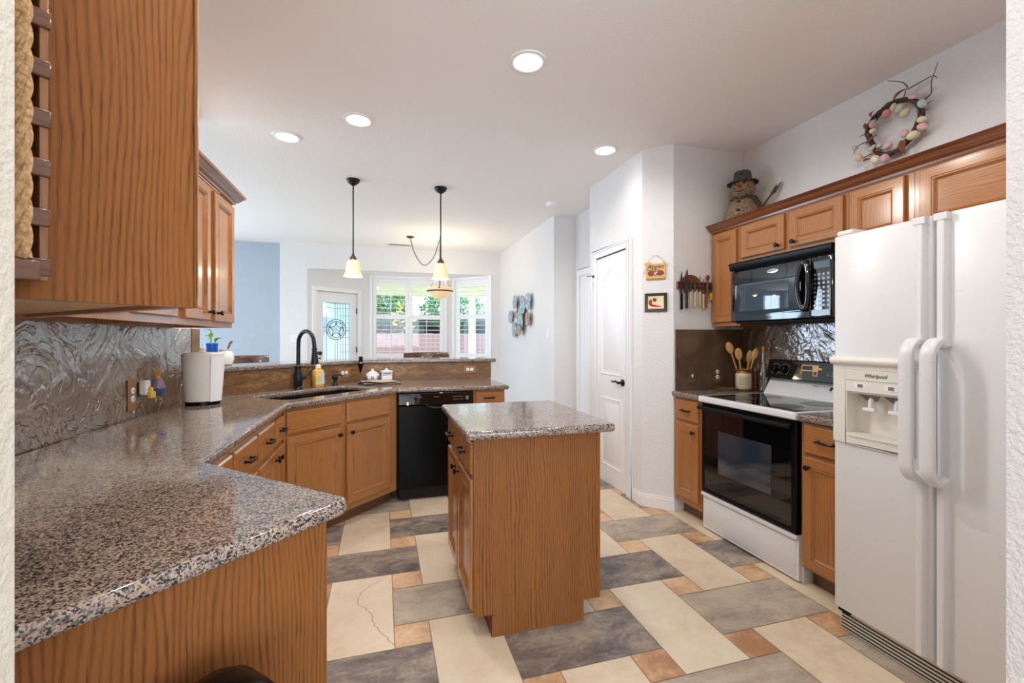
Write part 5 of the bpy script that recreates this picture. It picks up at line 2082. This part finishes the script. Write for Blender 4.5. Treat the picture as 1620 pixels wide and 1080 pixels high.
for a, c in lv:
    b = B()
    leafmesh(b, (a[0], -.055, a[1]), (c[0], -.062, c[1]), .011, up=(0, -1, .2))
    b.build('leaf', 'dry_leaf', t, solid=.001)

# ------------------------------------------------------------------ twine snowman
M['twine'] = NT('woven_twine').m


def twine(name, c1, c2):
    m = NT(name)
    v = m.coord(scale=(1, 1, 1.6), rnd=False)
    n = m.noise(v, 50, 3, .6, 2.5)
    m.p(Base__Color=m.ramp(n, [(.40, c1), (.58, c2)]), Roughness=.85)
    m.bump(n, .9, .01)
    return m.m


M['twine'] = twine('woven_twine_tan', srgb(84, 62, 46), srgb(178, 152, 124))
M['twine_dark'] = twine('woven_twine_dark', srgb(52, 38, 30), srgb(104, 76, 54))
M['twine_hat'] = twine('woven_black_cord', srgb(28, 28, 30), srgb(112, 108, 104))
M['red_nose'] = plain('red_wood', srgb(196, 58, 44), .5)
t = thing('twine_snowman', 'brown twine snowman with a black hat on top of the cabinets', 'figurine', (2.61, 2.745, 2.116), -58)
b = B()
b.lathe([(.105, 0), (.132, .012), (.140, .05), (.132, .11), (.112, .17), (.085, .222), (.060, .25)], n=32)
b.build('body', 'twine', t)
b = B()
b.lathe([(.050, .245), (.070, .262), (.083, .295), (.084, .325), (.075, .36), (.055, .385)], n=28)
b.build('head', 'twine', t)
b = B()
for i in range(40):
    a0 = 2 * PI * i / 40
    b.tube([(.078 * math.cos(a0 + k * .25), .078 * math.sin(a0 + k * .25), .236 + .012 * math.sin(k * 1.3 + i)) for k in range(4)], .008, 5)
b.tube(spline([(.075, -.03, .235), (.11, -.02, .17), (.135, -.01, .10), (.140, -.01, .05)], 5), .026, 8)
b.build('scarf', 'twine_dark', t)
b = B()
b.lathe([(.060, .372), (.088, .366), (.108, .358), (.110, .364), (.090, .374), (.064, .382), (.060, .43), (.052, .448), (0, .452)], n=28)
b.build('hat', 'twine_hat', t)
b = B()
b.lathe_dir([(.014, 0), (.011, .02), (.004, .045), (0, .048)], (0, -.080, .320), (0, -1, .0), 12)
b.build('nose', 'red_nose', t)
b = B()
for x, z, y in ((-.032, .345, -.076), (.030, .345, -.077)):
    b.sphere((x, y, z), .008, 10, 6)
b.build('eyes', 'ink', t)
b = B()
for z, y in ((.205, -.094), (.135, -.126)):
    b.sphere((.0, y, z), (.013, .007, .012), 10, 6)
b.build('buttons', 'ink', t)
b = B()
b.tube(spline([(-.03, -.075, .292), (-.012, -.083, .284), (.012, -.083, .284), (.03, -.075, .292)], 4), .003, 5)
b.build('mouth', 'ink', t)
b = B()
P0, P1, P2 = Vector((.125, .0, .13)), Vector((.150, .0, .185)), Vector((.235, .01, .30))
b.tube([P0, P1, P1 + (P2 - P1) * .4], [.008, .007, .006], 7)
rr_ = random.Random(3)
for i in range(16):
    b.tube([P1 + (P2 - P1) * .35, P1 + (P2 - P1) * .7 + Vector((rr_.uniform(-.01, .01), rr_.uniform(-.01, .01), rr_.uniform(-.01, .01))), P2 + Vector((rr_.uniform(-.022, .022), rr_.uniform(-.018, .018), rr_.uniform(-.02, .02)))], [.004, .0035, .001], 5)
b.build('broom_arm', 'vine', t)

# ------------------------------------------------------------------ rope and wood rack on the near cabinet side
M['rope'] = NT('jute_rope').m


def ropemat():
    m = NT('jute_rope_twist')
    v = m.coord(rnd=False)
    n = m.noise(v, 160, 3, .6)
    m.p(Base__Color=m.ramp(n, [(.3, srgb(146, 110, 74)), (.6, srgb(198, 162, 120))]), Roughness=.9)
    m.bump(n, .6, .003)
    return m.m


M['rope'] = ropemat()
M['rack_wood'] = oak('rack_brown_wood', 'v', srgb(150, 100, 60), srgb(134, 86, 48), srgb(84, 50, 28), .5)
M['rack_dark'] = oak('rack_dark_wood', 'h', srgb(112, 70, 40), srgb(98, 60, 34), srgb(60, 36, 22), .5)
s0 = .192
t = thing('rope_rack', 'brown wooden ladder rack with thick jute rope on the blank cabinet side', 'wall rack', (s0 / math.sqrt(2) - .6365 + .006, s0 / math.sqrt(2) + .6315 - .006, 1.384), 45)
b = B()
b.box(.010, .016, -.040, -.004, .0, .76).box(.031, .040, -.040, -.004, .0, .76)
b.build('upright', 'rack_wood', t, bevel=.001)
for k in range(11):
    z = .006 + k * .0672
    b = B()
    b.box(.008, .042, -.044, -.003, z, z + .024)
    b.build('cross_block', 'rack_dark', t, bevel=.002)
b = B()
for k in range(3):
    n = 90
    pts = [(.0105 + .0048 * math.cos(2 * PI * (i / 12 + k / 3)), -.058 + .0046 * math.sin(2 * PI * (i / 12 + k / 3)), .025 + .735 * i / n) for i in range(n + 1)]
    b.tube(pts, .0057, 8)
b.build('rope', 'rope', t)
B().box(-.010, .023, -.078, -.044, -.004, .022).build('base_block', 'rack_dark', t, bevel=.002)

# ------------------------------------------------------------------ black bin in front of the peninsula
t = thing('trash_can', 'black plastic lidded bin standing before the oak peninsula panel', 'trash can', (-.275, .825, 0), 45)
b = B()
rings = []
for z, hx, hy in ((0, .085, .065), (.01, .09, .07), (.632, .115, .085)):
    rings.append([(x, y, z) for x, y in rrect(-hx, hx, -hy, hy, .05, 6)])
b.loft(rings)
b.build('body', 'black_satin', t)
b = B()
n = 16
rings = []
for f, zz in ((1.0, .632), (1.03, .644), (.97, .676), (.76, .712), (.50, .732), (.22, .742), (.01, .744)):
    rings.append([(x * f, y * f, zz + .0) for x, y in rrect(-.118, .118, -.088, .088, .055, 6)])
b.loft(rings)
b.build('lid', 'black_satin', t)

# ------------------------------------------------------------------ the yard outside the bay
M['fence'] = plain('rose_brown_fence', srgb(190, 138, 134), .8)
M['grass'] = plain('lawn', srgb(128, 150, 84), .9)
M['porch'] = plain('porch_cream', srgb(236, 224, 184), .7)
M['siding'] = plain('neighbour_grey', srgb(112, 108, 106), .8)
M['bark'] = plain('bark', srgb(96, 78, 62), .9)
M['foliage'] = plain('foliage_green', srgb(96, 134, 66), .7)
M['foliage_y'] = plain('foliage_yellow', srgb(206, 190, 90), .7)
M['teal_glass'] = plain('teal_window', srgb(120, 178, 170), .2)
B().box(-9, 12, 8.25, 26, -.4, -.25).build('ground', 'grass', kind='structure')
B().box(-3.2, 4.0, 8.25, 11.3, -.25, -.06).build('ground_patio', plain('patio_concrete', srgb(214, 206, 196), .8), kind='structure')
t = thing('yard_fence', 'rose brown board fence across the yard outside the bay', 'fence', (0, 14, -.25))
b = B()
for i in range(64):
    b.box(-5 + i * .155, -5 + i * .155 + .147, 0, .02, 0, 1.72 + .006 * (i % 3))
b.build('boards', 'fence', t)
b = B()
for z in (.3, 1.4):
    b.box(-5, 4.9, .02, .06, z, z + .09)
b.build('rails', 'fence', t)
for i in range(5):
    B().box(-4.9 + i * 2.4, -4.8 + i * 2.4, .06, .15, 0, 1.7).build('post', 'fence', t)
t = thing('neighbour_house', 'grey neighbouring house behind the yard fence', 'house', (.5, 19, -.25))
b = B()
b.box(-5, 5, 0, 5, 0, 2.4)
b.build('wall', 'siding', t)
b = B()
b._add([(-5.3, -.4, 2.4), (5.3, -.4, 2.4), (5.3, 5.4, 2.4), (-5.3, 5.4, 2.4), (-5.3, 2.5, 2.65), (5.3, 2.5, 2.65)], [(0, 1, 5, 4), (2, 3, 4, 5), (0, 4, 3), (1, 2, 5), (0, 3, 2, 1)])
b.build('roof', plain('weathered_roof', srgb(150, 146, 142), .9), t)
for x in (-3, -1, 1.2, 3):
    B().box(x, x + .8, -.03, 0, 1.3, 2.1).build('window', 'black_satin', t)


def tree(x, y, h, label, mat, r, n, seed):
    t = thing('yard_tree', label, 'tree', (x, y, -.25))
    b = B()
    b.tube([(0, 0, 0), (.05, 0, h * .45), (.0, .05, h * .7)], [.14, .1, .06], 8)
    for k in range(5):
        a = k * 1.3
        b.tube([(.03, 0, h * .45), (r * .5 * math.cos(a), r * .5 * math.sin(a), h * .68), (r * .8 * math.cos(a), r * .8 * math.sin(a), h * .82)], [.06, .04, .02], 6)
    b.build('trunk', 'bark', t)
    rn = random.Random(seed)
    b = B()
    for i in range(n):
        a, e, q = rn.uniform(0, 2 * PI), rn.uniform(-1, 1), rn.uniform(.35, 1) ** .5
        c = Vector((r * q * math.cos(a) * math.sqrt(1 - e * e * .9), r * q * math.sin(a) * math.sqrt(1 - e * e * .9), h * .87 + h * .23 * e * q))
        d1 = Vector((rn.uniform(-1, 1), rn.uniform(-1, 1), rn.uniform(-1, 1))).normalized()
        d2 = d1.orthogonal().normalized()
        s1, s2 = rn.uniform(.07, .14), rn.uniform(.03, .06)
        b._add([tuple(c - d1 * s1), tuple(c + d2 * s2), tuple(c + d1 * s1), tuple(c - d2 * s2)], [(0, 1, 2, 3)], 0)
    b.build('foliage', mat, t)


tree(-.4, 16.9, 3.3, 'bright green leafy tree above the fence in the first shutter panel', 'foliage', 1.5, 2600, 1)
tree(2.6, 17.2, 3.1, 'thin leafy tree against the sky in the second shutter panel', 'foliage', 1.3, 1300, 2)
tree(.7, 14.75, 2.6, 'yellow leaved slim tree just behind the fence', 'foliage_y', .45, 70, 3)
t = thing('patio_cover', 'cream patio roof with posts over the yard side of the bay', 'patio cover', (0, 0, 0))
b = B()
b.box(-3.0, 4.2, 10.0, 11.3, 2.62, 2.68)
for i in range(4):
    b.box(-3.0, 4.2, 10.1 + i * .33, 10.16 + i * .33, 2.56, 2.62)
b.build('ceiling_boards', 'porch', t)
B().box(-3.0, 4.2, 11.15, 11.3, 2.36, 2.62).build('beam', 'porch', t, bevel=.005)
for x in (-2.6, 2.12, 4.0):
    B().box(x, x + .15, 11.14, 11.29, -.06, 2.36).build('post', 'trim', t, bevel=.005)
t = thing('side_wing', 'cream house wing with teal glass seen through the side bay shutters', 'building', (4.3, 10.6, -.06))
B().box(0, 1.5, -.3, 3.2, 0, 2.6).build('wall', 'porch', t)
for y in (.0, 1.1, 2.2):
    B().box(-.03, 0, y, y + .8, .3, 2.0).build('window', 'teal_glass', t)
    B().box(-.045, -.031, y + .37, y + .43, .3, 2.0).build('mullion', 'trim', t)
